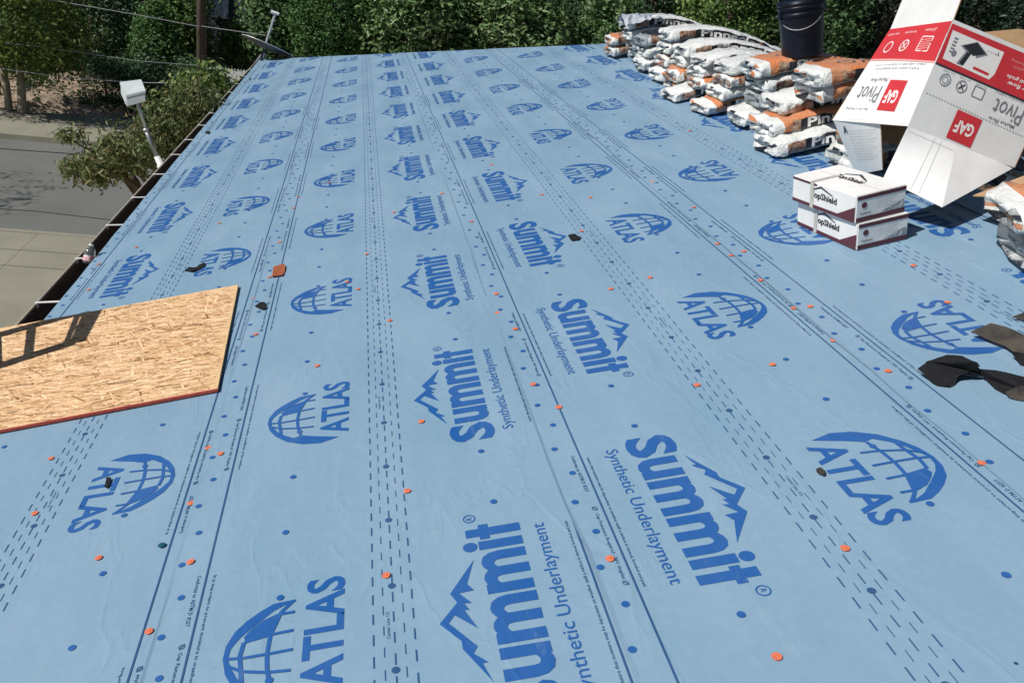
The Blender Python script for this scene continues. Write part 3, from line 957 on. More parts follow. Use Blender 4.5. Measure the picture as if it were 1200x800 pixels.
    # lettering
    if text and style != 'F':
        fn = lambda x, y, z: tuple(inv @ Vector(place(x, -hw - .0065 + wr(x, -hw, y) - z, y)))
        l1 = MB(); put_text(l1, 'Pinnacle', (0.205 * length, t * .20, 0.575 * length, t * .84), 0, 0.03, res=2, fn=fn)
        # follow the bend: cut long letters is not needed at this size
        l1.build('lettering', M['white_ink'], o, mw)
        l2 = MB(); put_text(l2, 'Sun', (0.60 * length, t * .30, 0.735 * length, t * .78), 0, 0.03, res=2, fn=fn)
        l2.build('lettering', M['bag_orange'], o, mw)
        if style in 'OW':
            fn2 = lambda x, y, z: tuple(inv @ Vector(place(x, y, t + .0125 + z)))
            l3 = MB(); k_ = 1.0 if style == 'O' else .6
            put_text(l3, 'ATLAS', (0.24 * length, -0.05 * k_, (0.24 + .24 * k_) * length, 0.05 * k_), 0, 0.012, res=2, fn=fn2)
            ring(l3, (0.19 * length, 0.0), 0.028 * k_, 0.038 * k_, 0, 14, fn=fn2)
            l3.build('printed_logo', M['carton_grey'] if style == 'O' else M['wire'], o, mw)
    return o


B = []
def stack(vc, items, step=0.104, th=None):
    """items from the bottom up: (u_left, dv, yaw, style, label)"""
    w = 0.016
    for k, it in enumerate(items):
        u_l, dv, yaw, style, label = it[:5]
        kw = dict(it[5]) if len(it) > 5 else {}
        if th: kw['thick'] = th
        B.append(bundle(u_l, vc + dv, w, yaw, style, label, len(B) * 13 + 5, **kw))
        w += step


stack(9.36, [(2.42, 0, 0.03, 'P', 'lower of the two orange and white bundles at the far left end of the stacks'),
             (2.42, 0.0, -0.02, 'P', 'upper of the two orange and white bundles at the far left end of the stacks')])
stack(8.80, [(2.52, 0, 0.02, 'W', 'bottom white bundle under the film-topped stack near the far end'),
             (2.50, 0.02, 0.0, 'P', 'second bundle from the bottom in the film-topped stack'),
             (2.46, -0.02, -0.02, 'W', 'third white bundle, one below the highest, in the film-topped stack'),
             (2.44, 0.0, 0.03, 'W', 'highest white bundle at the far end, crumpled film on top')])
stack(8.28, [(2.42, 0, 0.0, 'W', 'bottom grey-ended bundle beneath the black-topped bundle'),
             (2.46, 0.0, 0.03, 'F', 'middle plain bundle beneath the black-topped bundle'),
             (2.44, 0.03, 0.02, 'K', 'bundle with a plain black top near the far end')])
stack(7.66, [(2.38, 0, 0.05, 'W', 'white-ended bundle at the bottom, two stacks this side of the black-topped one'),
             (2.44, 0.03, -0.02, 'P', 'second orange-marked bundle up, behind the white striped bundles'),
             (2.46, 0.0, 0.02, 'F', 'third bundle up, just under the far lettered top bundle'),
             (2.47, -0.02, 0.02, 'W', 'top bundle with white lettering on black nearest the black-topped bundle')])
stack(7.16, [(2.36, 0.02, 0.0, 'P', 'orange-ended bundle at the bottom of the stack left of the roof centre line'),
             (2.34, -0.02, 0.03, 'P', 'brown-ended bundle, second up, beside the low white one'),
             (2.42, 0.02, -0.02, 'F', 'third plain white bundle up in the fourth stack from the bucket'),
             (2.43, -0.04, 0.03, 'W', 'top white bundle with slanted lettering in the fourth stack from the bucket')], 0.087, .080)
stack(6.78, [(2.24, 0.10, 0.02, 'W', 'low white and orange bundle poking out left at the foot of the stacks'),
             (2.40, -0.05, -0.03, 'P', 'orange and cream bundle, second up, above the low white one'),
             (2.42, 0.0, 0.02, 'F', 'third bundle up under the bright white lettered bundle'),
             (2.44, -0.04, 0.04, 'W', 'bright white top bundle with clear lettering, third stack from the bucket')], 0.076, .072)
stack(6.25, [(2.27, 0.02, 0.05, 'O', 'low orange-topped bundle lying flat at the foot of the stacks'),
             (2.38, 0.0, 0.0, 'F', 'second plain bundle up, above the low orange-topped one'),
             (2.42, -0.02, 0.03, 'P', 'third bundle up with a brown and cream side'),
             (2.44, -0.01, 0.04, 'W', 'white-topped bundle in the stack next to the bucket stack')], 0.080, .075)
stack(5.68, [(2.34, 0.08, -0.03, 'W', 'low white bundle with a rounded end in front of the bucket stack'),
             (2.44, 0.02, 0.0, 'K', 'second bundle up in the bucket stack, dark end'),
             (2.44, 0.0, 0.02, 'W', 'third bundle up, directly under the bundle carrying the bucket'),
             (2.40, 0.0, 0.03, 'O', 'orange-topped bundle with the black bucket standing on it')])
stack(5.03, [(2.22, -0.02, 0.02, 'W', 'lowest bundle of the nearest left stack, pale crumpled end'),
             (2.24, 0.09, 0.06, 'O', 'orange bundle second up in the nearest left stack, jutting out left'),
             (2.35, 0.18, 0.02, 'W', 'white and orange bundle third up in the nearest left stack'),
             (2.46, -0.04, 0.02, 'O', 'lower of the two orange-topped lettered bundles beside the big carton'),
             (2.44, -0.05, 0.03, 'O', 'upper orange-topped lettered bundle beside the big carton')], 0.087)
stack(4.50, [(2.42, 0.0, 0.03, 'W', 'lower crumpled bundle half hidden behind the white cartons'),
             (2.46, -0.02, 0.0, 'P', 'upper crumpled bundle under the left edge of the big carton')])
stack(3.02, [(2.36, 0.0, -0.25, 'F', 'bright white bundle end at the right edge below the carton flap', dict(text=False, thick=.072)),
             (2.42, 0.05, -0.20, 'K', 'grey shaded bundle in the middle of the right-hand stack', dict(text=False, thick=.072)),
             (2.30, 0.02, -0.22, 'O', 'orange-topped bundle at the right edge under the cardboard flap')], 0.078)

# crumpled film on the far stack
fm = MB(); rf = random.Random(4)
nu, nv2 = 12, 7
p0 = rv(728, 24, 8.7); p1 = rv(770, 15, 8.75)
for i in range(nu):
    for j in range(nv2):
        f = i / (nu - 1); gq_ = j / (nv2 - 1)
        base = p0.lerp(p1, f)
        hgt = 0.085 * math.sin(math.pi * gq_) * (1 - f) ** 0.7
        fm.v.append(tuple(ROOF @ Vector((base.x + rf.uniform(-.01, .01), base.y - 0.16 + 0.32 * gq_, base.z - 0.03 + hgt + rf.uniform(-.012, .012)))))
for i in range(nu - 1):
    for j in range(nv2 - 1):
        a = i * nv2 + j
        fm.f.append((a, a + nv2, a + nv2 + 1, a + 1)); fm.m.append(0)
o = fm.build('plastic_film', M['film']); tag(o, 'crumpled clear plastic film lying on the highest far bundle', 'plastic film')

# ------------------------------------------------------------------ black bucket
bu = Vector((2.66, 5.62, 0.0))
bw = bend(2.66, 0.016 + 3 * 0.104 + T_B + 0.006)
bpos = roof(bw[0], 5.60, bw[1] - 0.008)
baxis = (m3 @ Vector((-0.05, 0.05, 1))).normalized()
brot = Vector((0, 0, 1)).rotation_difference(baxis).to_matrix().to_4x4()
bk_e = empty('bucket', Matrix.Translation(bpos) @ brot)
tag(bk_e, 'black plastic bucket with a wire handle standing on the orange-topped bundle', 'bucket')
bmw = WM[bk_e.name]
RB, HB = 0.136, 0.335
b_ = MB(); b_.lathe([(0.001, 0.0), (RB * .90, 0.0), (RB * .915, .012), (RB * .97, HB * .72), (RB * 1.0, HB * .93), (RB, HB), (RB * .955, HB), (RB * .955, HB * .95), (RB * .90, .02), (0.001, .02)], 40)
b_.build('pail', M['black_plastic'], bk_e, bmw, True)
for z, r in ((HB * .80, 1.045), (HB * .92, 1.06), (HB * .99, 1.06)):
    r_ = MB(); r_.lathe([(RB * .975, z - .012), (RB * r, z - .008), (RB * r, z + .008), (RB * .975, z + .012)], 40)
    r_.build('rim', M['black_plastic'], bk_e, bmw, True)
ld = MB(); ld.lathe([(RB * 1.05, HB + .002), (RB * 1.05, HB + .012), (RB * .98, HB + .014), (RB * .95, HB + .006), (0.001, HB + .006)], 40)
ld.build('lid', M['black_plastic'], bk_e, bmw, True)
hd = MB()
pts = []
for i in range(17):
    t = math.pi * i / 16
    x = RB * 1.07 * math.cos(t); r2 = RB * 1.12 * math.sin(t)
    pts.append((x * .87 - r2 * .5 * .2, -r2 * 0.99 - abs(x) * 0.0 - 0.004, HB * .80 - 0.075 * math.sin(t) + 0.045 * math.cos(t)))
hd.tube(pts, 0.0028, 6)
hd.build('handle', M['steel'], bk_e, bmw)
for s2 in (-1, 1):
    e_ = MB(); e_.box((s2 * RB * 1.02, -0.005, HB * .80), (0.02, 0.035, 0.04)); e_.build('handle_ear', M['black_plastic'], bk_e, bmw)

# ------------------------------------------------------------------ small white cartons
def quad_map(a, b, c, d, off=0.0015):
    """corner points (0,0) (1,0) (1,1) (0,1) -> function of (s, t, z)"""
    a, b, c, d = map(Vector, (a, b, c, d))
    n = (b - a).cross(d - a).normalized()

    def fn(s, t, z=0.0):
        p = a * (1 - s) * (1 - t) + b * s * (1 - t) + c * s * t + d * (1 - s) * t
        return tuple(p + n * (off + z))
    return fn


def carton(base_w, yaw, dv, label, lift):
    W_, L_, H_ = 0.250, 0.425, 0.122
    c0 = Vector((1.912 - (.012 if lift else 0), 3.372 + (.006 if lift else 0), base_w))
    mw = ROOF @ Matrix.Translation(c0) @ Matrix.Rotation(yaw, 4, 'Z')
    e = empty('carton', mw)
    tag(e, label, 'carton', 'small white cartons')
    bm_ = bmesh.new()
    vsb = [bm_.verts.new((x_, y_, z_)) for z_ in (0, H_) for x_, y_ in ((0, 0), (W_, 0), (W_, L_), (0, L_))]
    # a little sag and dents
    for f in ((3, 2, 1, 0), (4, 5, 6, 7), (0, 1, 5, 4), (1, 2, 6, 5), (2, 3, 7, 6), (3, 0, 4, 7)):
        bm_.faces.new([vsb[i] for i in f])
    bmesh.ops.bevel(bm_, geom=bm_.edges[:], offset=0.004, segments=2, affect='EDGES')
    me = bpy.data.meshes.new('carton_body'); bm_.to_mesh(me); bm_.free(); me.materials.append(M['carton_white'])
    body = mesh_obj('carton_body', None, None, None, e, mw, me=me)
    left = quad_map((0, L_, 0), (0, 0, 0), (0, 0, H_), (0, L_, H_))
    front = quad_map((0, 0, 0), (W_, 0, 0), (W_, 0, H_), (0, 0, H_))
    top = quad_map((0, L_, H_), (0, 0, H_), (W_, 0, H_), (W_, L_, H_))
    pr = MB()
    # left long side: maroon strips, house roof mark, lettering
    fl = lambda x, y, z: left(x, y, z)
    poly(pr, [(.01, .02), (.99, .02), (.99, .15), (.01, .15)], 0, 1, fl)
    if lift: poly(pr, [(.01, .88), (.40, .88), (.40, .97), (.01, .97)], 0, 1, fl)
    poly(pr, [(.99, .15), (.99, .60), (.74, .15)], 0.0002, 1, fl)
    put_text(pr, 'TopShield', (.30, .36, .72, .68), 0.0003, 0.028, 0, fn=fl, res=2)
    poly(pr, [(.34, .74), (.47, .93), (.66, .72), (.64, .70), (.47, .86), (.36, .72)], 0.0003, 0, fl)
    # front end
    ff = lambda x, y, z: front(x, y, z)
    poly(pr, [(.01, .03), (.99, .03), (.99, .19), (.01, .19)], 0, 1, ff)
    poly(pr, [(.01, .83), (.99, .83), (.99, .98), (.01, .98)], 0, 1, ff)
    disc(pr, (.16, .62), .055, 0.0002, 14, 1, ff, .11)
    put_text(pr, 'TopShield', (.08, .26, .30, .36), 0.0002, 0.02, 0, fn=ff, res=1)
    for i, yy in enumerate((.72, .64, .56, .48, .40)):
        put_text(pr, 'starter strip shingles', (.42 + .02 * (i % 2), yy - .02, .80 - .05 * (i % 3), yy + .025), 0.0002, 0, 2, fn=ff, res=1)
    poly(pr, [(.50, .22), (.96, .22), (.96, .52)], 0.0001, 3, ff)
    # lid: lettering and roof mark
    ft = lambda x, y, z: top(x, y, z)
    put_text(pr, 'TopShield', (.30, .42, .70, .62), 0.0002, 0.028, 0, fn=ft, res=2)
    poly(pr, [(.32, .68), (.47, .84), (.68, .66), (.66, .64), (.47, .78), (.34, .66)], 0.0002, 0, ft)
    pr.build('printed_side', [M['ink'], M['maroon'], M['carton_grey'], M['bag_grey']], body, mw)
    tp = MB()
    strip(tp, [(.33, .0), (.33, 1.0)], .055, 0.0006, 0, fl)
    if lift: strip(tp, [(.33, .0), (.33, .55)], .055, 0.0006, 0, ft)
    tp.build('tape', M['tape'], body, mw)
    if lift:
        sm2 = MB(); strip(sm2, [(.0, .502), (1.0, .498)], .006, 0.0004, 0, ft); sm2.build('lid_seam', M['carton_tan'], body, mw)
    return e


carton(0.014, R_(9.0), 0, 'lower of the two small white cartons with maroon stripes', False)
carton(0.014 + 0.1235, R_(11.0), 0, 'upper small white carton with maroon stripes and a lettered lid', True)

# ------------------------------------------------------------------ large opened carton, upside down and leaning
K1 = rv(1117, 23, 3.720); K2 = rv(1064, 148, 3.659)
L1 = rv(1044, 33, 4.280); L2 = rv(975, 141, 4.219)
e2 = Vector((0.878, -0.076, -0.472)).normalized()
WB = 0.56
R1 = K1 + (rv(1200, 57, 3.693) - K1).normalized() * WB
R2 = K2 + (rv(1185, 195, 3.616) - K2).normalized() * WB
Q1 = L1 + (R1 - K1); Q2 = L2 + (R2 - K2)
cbase = roof(*((K2 + R2 + L2 + Q2) / 4))
big = empty('opened_carton', Matrix.Translation(cbase))
tag(big, 'large opened white and red carton turned upside down beside the bundles', 'carton')


def panel(name, a, b, c, d, inward, thick=0.0045, sub=1, bulge=0.0, parent=None, outer='carton_white', inner='carton_tan'):
    """corrugated board: outer face printed white, inner face and cut edges tan"""
    a, b, c, d, inward = map(Vector, (a, b, c, d, inward))
    n = (b - a).cross(d - a).normalized()
    if n.dot(inward) > 0: n = -n
    N = 8
    vs_ = []; fs = []; mi = []
    for k in (0, 1):
        for i in range(N + 1):
            for j in range(N + 1):
                s, t = i / N, j / N
                p = a * (1 - s) * (1 - t) + b * s * (1 - t) + c * s * t + d * (1 - s) * t
                p = p + n * bulge * math.sin(math.pi * s) * math.sin(math.pi * t)
                vs_.append(tuple(ROOF @ (p - n * thick * k)))
    S = (N + 1) ** 2
    for i in range(N):
        for j in range(N):
            q = i * (N + 1) + j
            f = (q, q + N + 1, q + N + 2, q + 1)
            fs.append(f); mi.append(0); fs.append(tuple(S + x for x in reversed(f))); mi.append(1)
    ns_ = len(fs)
    edge = [i * (N + 1) for i in range(N + 1)] + [N * (N + 1) + j for j in range(1, N + 1)] + [i * (N + 1) + N for i in range(N - 1, -1, -1)] + list(range(N - 1, 0, -1))
    for i in range(len(edge)):
        x_, y_ = edge[i], edge[(i + 1) % len(edge)]
        b4 = len(vs_); vs_ += [vs_[x_], vs_[y_], vs_[S + y_], vs_[S + x_]]
        fs.append((b4, b4 + 1, b4 + 2, b4 + 3)); mi.append(1)
    o = mesh_obj(name, vs_, fs, [M[outer], M[inner]], parent or big, None, mi)
    o.data.polygons.foreach_set('use_smooth', [i < ns_ for i in range(len(fs))])

    def fn(s, t, z=0.0):
        p = a * (1 - s) * (1 - t) + b * s * (1 - t) + c * s * t + d * (1 - s) * t
        p = p + n * (bulge * math.sin(math.pi * s) * math.sin(math.pi * t) + 0.0018 + z)
        return tuple(ROOF @ p)
    return o, fn


cen = (K1 + Q2) / 2
# faces: s runs left to right in the picture, t upwards
pL, fL = panel('side_panel', L2, K2, K1, L1, cen - (L2 + K1) / 2, bulge=0.012)
pR, fR = panel('side_panel', K2, R2, R1, K1, cen - (K2 + R1) / 2)
panel('side_panel', R2, Q2, Q1, R1, cen - (R2 + Q1) / 2)
panel('side_panel', Q2, L2, L1, Q1, cen - (Q2 + L1) / 2)
ax = (K1 - K2).normalized()
# flaps of the open top
panel('flap', L1, K1, K1 + ax * .24 + Vector((.0, .02, 0)), L1 + ax * .24 + Vector((.0, .0, 0)), cen - (L2 + K1) / 2)
panel('flap', rv(1152, 38, 4.05), rv(1222, 68, 4.0), rv(1222, 40, 4.12), rv(1194, 34, 4.12), Vector((0, 1, 0)), outer='carton_tan', inner='carton_tan')
# flaps at the bottom: a torn grey one hanging on the left, a long creased one towards the camera, a tan one on the right
h0 = L2.lerp(K2, 0.02); h1 = L2.lerp(K2, 0.64) + ax * 0.022
g0 = rv(1003, 205, 4.17); g1 = rv(1034, 199, 3.88)
AWAY = Vector((2.2, 3.6, -1.2))
pF, fF = panel('flap', g0, g1, h1, h0, AWAY, bulge=0.008)
F1 = rv(1035, 209, 3.62); Tip = rv(1104, 243, 3.41); Hm = K2.lerp(R2, 0.45); H2 = rv(1191, 195, 3.63)
pG, fG = panel('flap', F1, Tip, Hm, K2, AWAY)
pH, fH = panel('flap', Tip, H2, R2.lerp(K2, 0.1), Hm, AWAY)
ta = rv(1140, 229, 3.45); tb = rv(1215, 200, 3.55); tc_ = rv(1215, 219, 3.30); td = rv(1172, 231, 3.28)
panel('flap', ta, td, tc_, tb, Vector((0, 0, -1)), outer='carton_tan', inner='carton_tan')

# the print, upside down as the carton stands
prL = MB()
MI = {'red': 0, 'white': 1, 'grey': 2, 'pink': 3, 'dark': 4}
MATS = [M['red'], M['white_ink'], M['carton_grey'], M['pink_ink'], M['ink']]


def gridpoly(mb, x0, y0a, y0b, x1, y1a, y1b, z, m, fn, n=10):
    """a band between x0 and x1 with edges running from y0a to y1a (bottom) and y0b to y1b (top)"""
    vs_ = []
    for i in range(n + 1):
        f = i / n; x = x0 + (x1 - x0) * f
        for g_ in range(4):
            h = g_ / 3; y = (y0a + (y1a - y0a) * f) * (1 - h) + (y0b + (y1b - y0b) * f) * h
            vs_.append(fn(x, y, z))
    mb.add(vs_, [(i * 4 + g_, (i + 1) * 4 + g_, (i + 1) * 4 + g_ + 1, i * 4 + g_ + 1) for i in range(n) for g_ in range(3)], m)


gridpoly(prL, 0.005, .665, .985, .995, .615, .985, 0, 0, fL)
gridpoly(prL, 0.005, .645, .665, .995, .597, .615, 0.0001, 3, fL)
for cx_, k in ((.20, 'o'), (.46, 'x'), (.76, 'q')):
    if k == 'q':
        for pts in ([(.68, .72), (.84, .71)], [(.84, .71), (.84, .85)], [(.84, .85), (.68, .86)], [(.68, .86), (.68, .72)]): strip(prL, pts, .010, .0004, 1, fL)
        for i in range(5): strip(prL, [(.69, .735 + .022 * i), (.83, .745 + .022 * i)], .008, .0004, 3, fL)
    else:
        vs_ = []
        for r_ in (.052, .064):
            for i in range(18): vs_.append(fL(cx_ + r_ * math.cos(i * .349), .78 + r_ * .95 * math.sin(i * .349), .0004))
        prL.add(vs_, [(i, (i + 1) % 18, 18 + (i + 1) % 18, 18 + i) for i in range(18)], 1)
        if k == 'x':
            strip(prL, [(cx_ - .03, .75), (cx_ + .03, .81)], .010, .0005, 1, fL); strip(prL, [(cx_ + .03, .75), (cx_ - .03, .81)], .010, .0006, 1, fL)
for cx_, tx in ((.16, 'easy install'), (.44, 'fits any pipe'), (.76, 'full frame')):
    put_text(prL, tx, (cx_ - .10, .905, cx_ + .09, .935), .0004, 0, 1, True, 1, fL)
put_text(prL, 'Adjust easily with no hands free to correct', (.16, .575, .90, .600), .0002, 0, 2, True, 1, fL)
put_text(prL, 'Rubber gasket with integral bead', (.22, .535, .84, .560), .0002, 0, 2, True, 1, fL)
gridpoly(prL, .545, .13, .43, .775, .125, .425, .0002, 0, fL, 4)
put_text(prL, 'GAF', (.575, .20, .735, .33), .0005, .03, 1, True, 2, fL)
put_text(prL, 'Pivot', (.16, .20, .48, .37), .0002, 0.0, 2, True, 2, fL)
put_text(prL, 'Master Flow', (.24, .41, .50, .45), .0002, 0.0, 2, True, 1, fL)
put_text(prL, 'Pipe Boot Flashing', (.10, .12, .42, .15), .0002, 0.0, 2, True, 1, fL)
prL.build('printed_side', MATS, pL)
prR = MB()
gridpoly(prR, .005, .610, .965, .995, .585, .96, 0, 0, fR)
gridpoly(prR, .005, .595, .610, .995, .570, .585, .0001, 4, fR)
poly(prR, [(.045, .66), (.475, .64), (.50, .70), (.50, .905), (.03, .915)], .0003, 1, fR)
# roof jack picture: dark plate and pipe
poly(prR, [(.14, .82), (.26, .915 - .012), (.385, .83), (.30, .765), (.285, .80), (.245, .80), (.22, .66), (.165, .665), (.20, .79)], .0005, 2, fR)
poly(prR, [(.16, .825), (.26, .895), (.365, .83), (.27, .775)], .0006, 4, fR)
poly(prR, [(.215, .79), (.25, .79), (.225, .67), (.185, .675)], .0007, 4, fR)
for i in range(5): strip(prR, [(.07, .86 - .03 * i), (.105, .858 - .03 * i)], .018, .0005, 2, fR)
vs_ = [fR(.115 + .022 * math.cos(i * .45), .735 + .030 * math.sin(i * .45), .0005) for i in range(14)]; prR.add(vs_, [tuple(range(14))], 2)
poly(prR, [(.31, .672), (.455, .664), (.455, .690), (.31, .698)], .0005, 0, fR)
put_text(prR, 'Pipe boot', (.36, .85, .455, .875), .0005, 0, 2, True, 1, fR)
put_text(prR, 'Y', (.445, .855, .475, .89), .0005, .02, 4, True, 1, fR)
put_text(prR, 'for roof pipe flashing', (.58, .86, .95, .885), .0004, 0, 3, True, 1, fR)
put_text(prR, 'fits any roof pitch', (.62, .81, .95, .84), .0004, 0, 3, True, 1, fR)
put_text(prR, 'Professional grade', (.60, .71, .95, .755), .0004, .02, 1, True, 1, fR)
put_text(prR, 'Master flow', (.63, .655, .95, .695), .0004, .02, 1, True, 1, fR)
for cx_, k in ((.135, 'o'), (.285, 'x'), (.435, 'q')):
    yy = .50 - .015 * cx_
    if k == 'q':
        for pts in ([(.39, .455), (.485, .45)], [(.485, .45), (.485, .545)], [(.485, .545), (.39, .55)], [(.39, .55), (.39, .455)]): strip(prR, pts, .007, .0003, 2, fR)
    else:
        for ra, rb in ((.040, .047),) + (((.022, .027),) if k == 'o' else ()):
            vs_ = []
            for r_ in (ra, rb):
                for i in range(18): vs_.append(fR(cx_ + r_ * math.cos(i * .349), yy + r_ * 1.2 * math.sin(i * .349), .0003))
            prR.add(vs_, [(i, (i + 1) % 18, 18 + (i + 1) % 18, 18 + i) for i in range(18)], 2)
        if k == 'x':
            strip(prR, [(cx_ - .022, yy - .028), (cx_ + .022, yy + .028)], .010, .0004, 4, fR); strip(prR, [(cx_ + .022, yy - .028), (cx_ - .022, yy + .028)], .010, .0005, 4, fR)
    put_text(prR, 'no leak', (cx_ - .05, .565 - .02 * cx_, cx_ + .05, .582 - .02 * cx_), .0003, 0, 2, True, 1, fR)
put_text(prR, 'Adjustable rubber', (.56, .555, .86, .578), .0003, 0, 2, True, 1, fR)
put_text(prR, 'Pivot', (.60, .36, .87, .52), .0003, 0.0, 2, True, 2, fR)
put_text(prR, 'Master Flow', (.60, .315, .84, .35), .0003, 0.01, 2, True, 1, fR)
gridpoly(prR, .335, .03, .30, .565, .02, .29, .0002, 0, fR, 4)
put_text(prR, 'GAF', (.365, .10, .535, .22), .0005, .03, 1, True, 2, fR)
for i in range(34):
    x = .03 + .028 * i
    strip(prR, [(x, .335 - .05 * x), (x + .014, .334 - .05 * x)], .006, .0002, 2, fR)
prR.build('printed_side', MATS, pR)
prF = MB()
for i in range(11):
    put_text(prF, 'Remove the boot flange and place over pipe', (.30, .80 - .055 * i, .92 - .06 * (i % 3), .823 - .055 * i), .0004, 0, 2, False, 1, fF)
put_text(prF, 'A', (.16, .76, .27, .90), .0004, .02, 4, False, 1, fF)
prF.build('printed_side', MATS, pF)
# creases of the near flap
cr = MB()
for pts in ([(.46, .02), (.56, .98)], [(.60, .03), (.70, .97)], [(.05, .93), (.95, .90)]): strip(cr, [(pts[0][0] + (pts[1][0] - pts[0][0]) * k / 16, pts[0][1] + (pts[1][1] - pts[0][1]) * k / 16) for k in range(17)], .006, .0012, 0, fG)
cr.build('crease', M['wire_light'], pG)

# ------------------------------------------------------------------ oriented strand board with the ladder's shadow
oc = Vector((-0.848, 3.041, 0.0055)); oy = Vector((-0.916 + 0.848, 4.202 - 3.041, 0)).normalized(); ox = Vector((-oy.y, oy.x, 0))
OM = ROOF @ Matrix(((ox.x, oy.x, 0, oc.x), (ox.y, oy.y, 0, oc.y), (0, 0, 1, oc.z), (0, 0, 0, 1)))
osb = empty('osb_board', OM)
tag(osb, 'tan oriented strand board with a red painted edge lying over the eave', 'board')
OL, OW_, OT = 1.46, 1.163, 0.0115
M['osb'] = material('osb_base', (0.68, 0.46, 0.25), 0.8, 0.22, 30, 0.3, 80, stretch=(1, 4, 1))
M['strand'] = leaf_material('osb_strand', [(0.19, 0.090, 0.030), (0.52, 0.295, 0.14), (0.76, 0.495, 0.275), (0.88, 0.64, 0.41)], 0.0, 0.75)
ob = MB(); ob.box((OL / 2, OW_ / 2, OT / 2), (OL, OW_, OT)); ob.build('board_core', M['osb'], osb, OM)
oe = MB()
rn = random.Random(3); n = 60
for i in range(n):
    x0, x1 = OL * i / n, OL * (i + 1) / n
    oe.add([(x0, -.0015, 0.0), (x1, -.0015, 0.0), (x1, -.0015 - rn.uniform(0, .001), OT + .0006), (x0, -.0015 - rn.uniform(0, .001), OT + .0006), (x0, .002 + rn.uniform(0, .004), OT + .0019), (x1, .002 + rn.uniform(0, .004), OT + .0019)], [(0, 1, 2, 3), (3, 2, 5, 4)])
oe.f = [tuple(reversed(f)) for f in oe.f]
oe.build('painted_edge', M['red_edge'], osb, OM)
rng = np.random.default_rng(5)
NS = 6500
sx = rng.uniform(0.03, OL - 0.03, NS); sy = rng.uniform(0.02, OW_ - 0.02, NS)
ang = rng.normal(0.10, 0.26, NS); ang[rng.random(NS) < 0.12] += 1.0
ln = rng.uniform(0.03, 0.12, NS); wd = rng.uniform(0.0022, 0.0135, NS)
zz = OT + 0.0004 + 0.0011 * rng.random(NS)
dx, dy = np.cos(ang), np.sin(ang)
keep = (sx - ln / 2 > 0.0) & (sx + ln / 2 < OL) & (sy - ln * np.abs(dy) / 2 - wd > 0.0) & (sy + ln * np.abs(dy) / 2 + wd < OW_)
sx, sy, ang, ln, wd, zz, dx, dy = (q[keep] for q in (sx, sy, ang, ln, wd, zz, dx, dy))
NS = len(sx)
t1 = rng.uniform(.3, 1.0, NS); t2 = rng.uniform(.3, 1.0, NS)
V4 = np.stack([np.stack([sx - dx * ln / 2 + dy * wd / 2 * t1, sy - dy * ln / 2 - dx * wd / 2 * t1, zz], 1), np.stack([sx + dx * ln / 2 + dy * wd / 2 * t2, sy + dy * ln / 2 - dx * wd / 2 * t2, zz + .0002], 1),
               np.stack([sx + dx * ln / 2 - dy * wd / 2, sy + dy * ln / 2 + dx * wd / 2, zz + .0003], 1), np.stack([sx - dx * ln / 2 - dy * wd / 2, sy - dy * ln / 2 + dx * wd / 2, zz], 1)], 1).reshape(-1, 3)
o = mesh_obj('wood_strand', V4, [(4 * i, 4 * i + 1, 4 * i + 2, 4 * i + 3) for i in range(NS)], M['strand'], osb, OM)
a_ = o.data.attributes.new('tint', 'FLOAT', 'FACE')
tn = np.clip(rng.normal(.66, .22, NS), 0, 1); dk_ = (wd < .009) & (rng.random(NS) < 0.26); tn[dk_] = rng.uniform(0, .2, dk_.sum())
a_.data.foreach_set('value', tn.astype(np.float32))
o['kind'] = 'stuff'

# the ladder stands outside the frame beyond the eave; its top throws the shadow on the board
S3 = Vector(sun_roof)
def lift_pt(px, py, k):
    u, v = rp(px, py, 0.03)
    return Vector((u, v, 0.03)) + S3 * k
kT = 1.02
c_fl, c_fr, c_nr, c_nl = lift_pt(89, 366, kT), lift_pt(118, 359.5, kT), lift_pt(97.5, 397, kT), lift_pt(76, 399, kT)
lad = empty('ladder', ROOF @ Matrix.Translation((c_fl.x - .4, c_fl.y, -2.6)))
tag(lad, 'aluminium ladder beyond the eave, known from its shadow on the strand board', 'ladder')
lp = MB()
def beam(a, b, w, t, mb=lp, nrm=Vector((0, 0, 1))):
    d = (b - a).normalized(); s = d.cross(nrm).normalized(); n_ = s.cross(d)
    rot = Matrix((d, s, n_)).transposed()
    mb.box((a + b) / 2, ((b - a).length, w, t), rot)
top_c = [c_fl, c_fr, c_nr, c_nl]
# cap with two slots
def capmix(s, t): return (c_fl * (1 - s) + c_fr * s) * (1 - t) + (c_nl * (1 - s) + c_nr * s) * t
for s0, s1, t0, t1_ in ((.34, 1, 0, 1), (0, .12, 0, 1), (.12, .34, 0, .12), (.12, .34, .42, .56), (.12, .34, .92, 1)):
    q = [capmix(s0, t0), capmix(s1, t0), capmix(s1, t1_), capmix(s0, t1_)]
    lp.add([tuple(x) for x in q] + [tuple(x - Vector((0, 0, .03))) for x in q], [(0, 3, 2, 1), (4, 5, 6, 7), (0, 1, 5, 4), (1, 2, 6, 5), (2, 3, 7, 6), (3, 0, 4, 7)])
lp.build('top_cap', M['alu'], lad, ROOF)
rails = []
for (pa, pb) in (((95, 363), (-6, 391)), ((84, 398.5), (-6, 427))):
    a_pt = lift_pt(*pa, kT - .02); b_pt = lift_pt(*pb, 0.42)
    dirv = (b_pt - a_pt)
    end = a_pt + dirv * 4.2
    r3 = MB(); beam(a_pt, end, 0.03, 0.075, r3, Vector((0, 1, 0)))
    r3.build('rail', M['alu'], lad, ROOF); rails.append((a_pt, end))
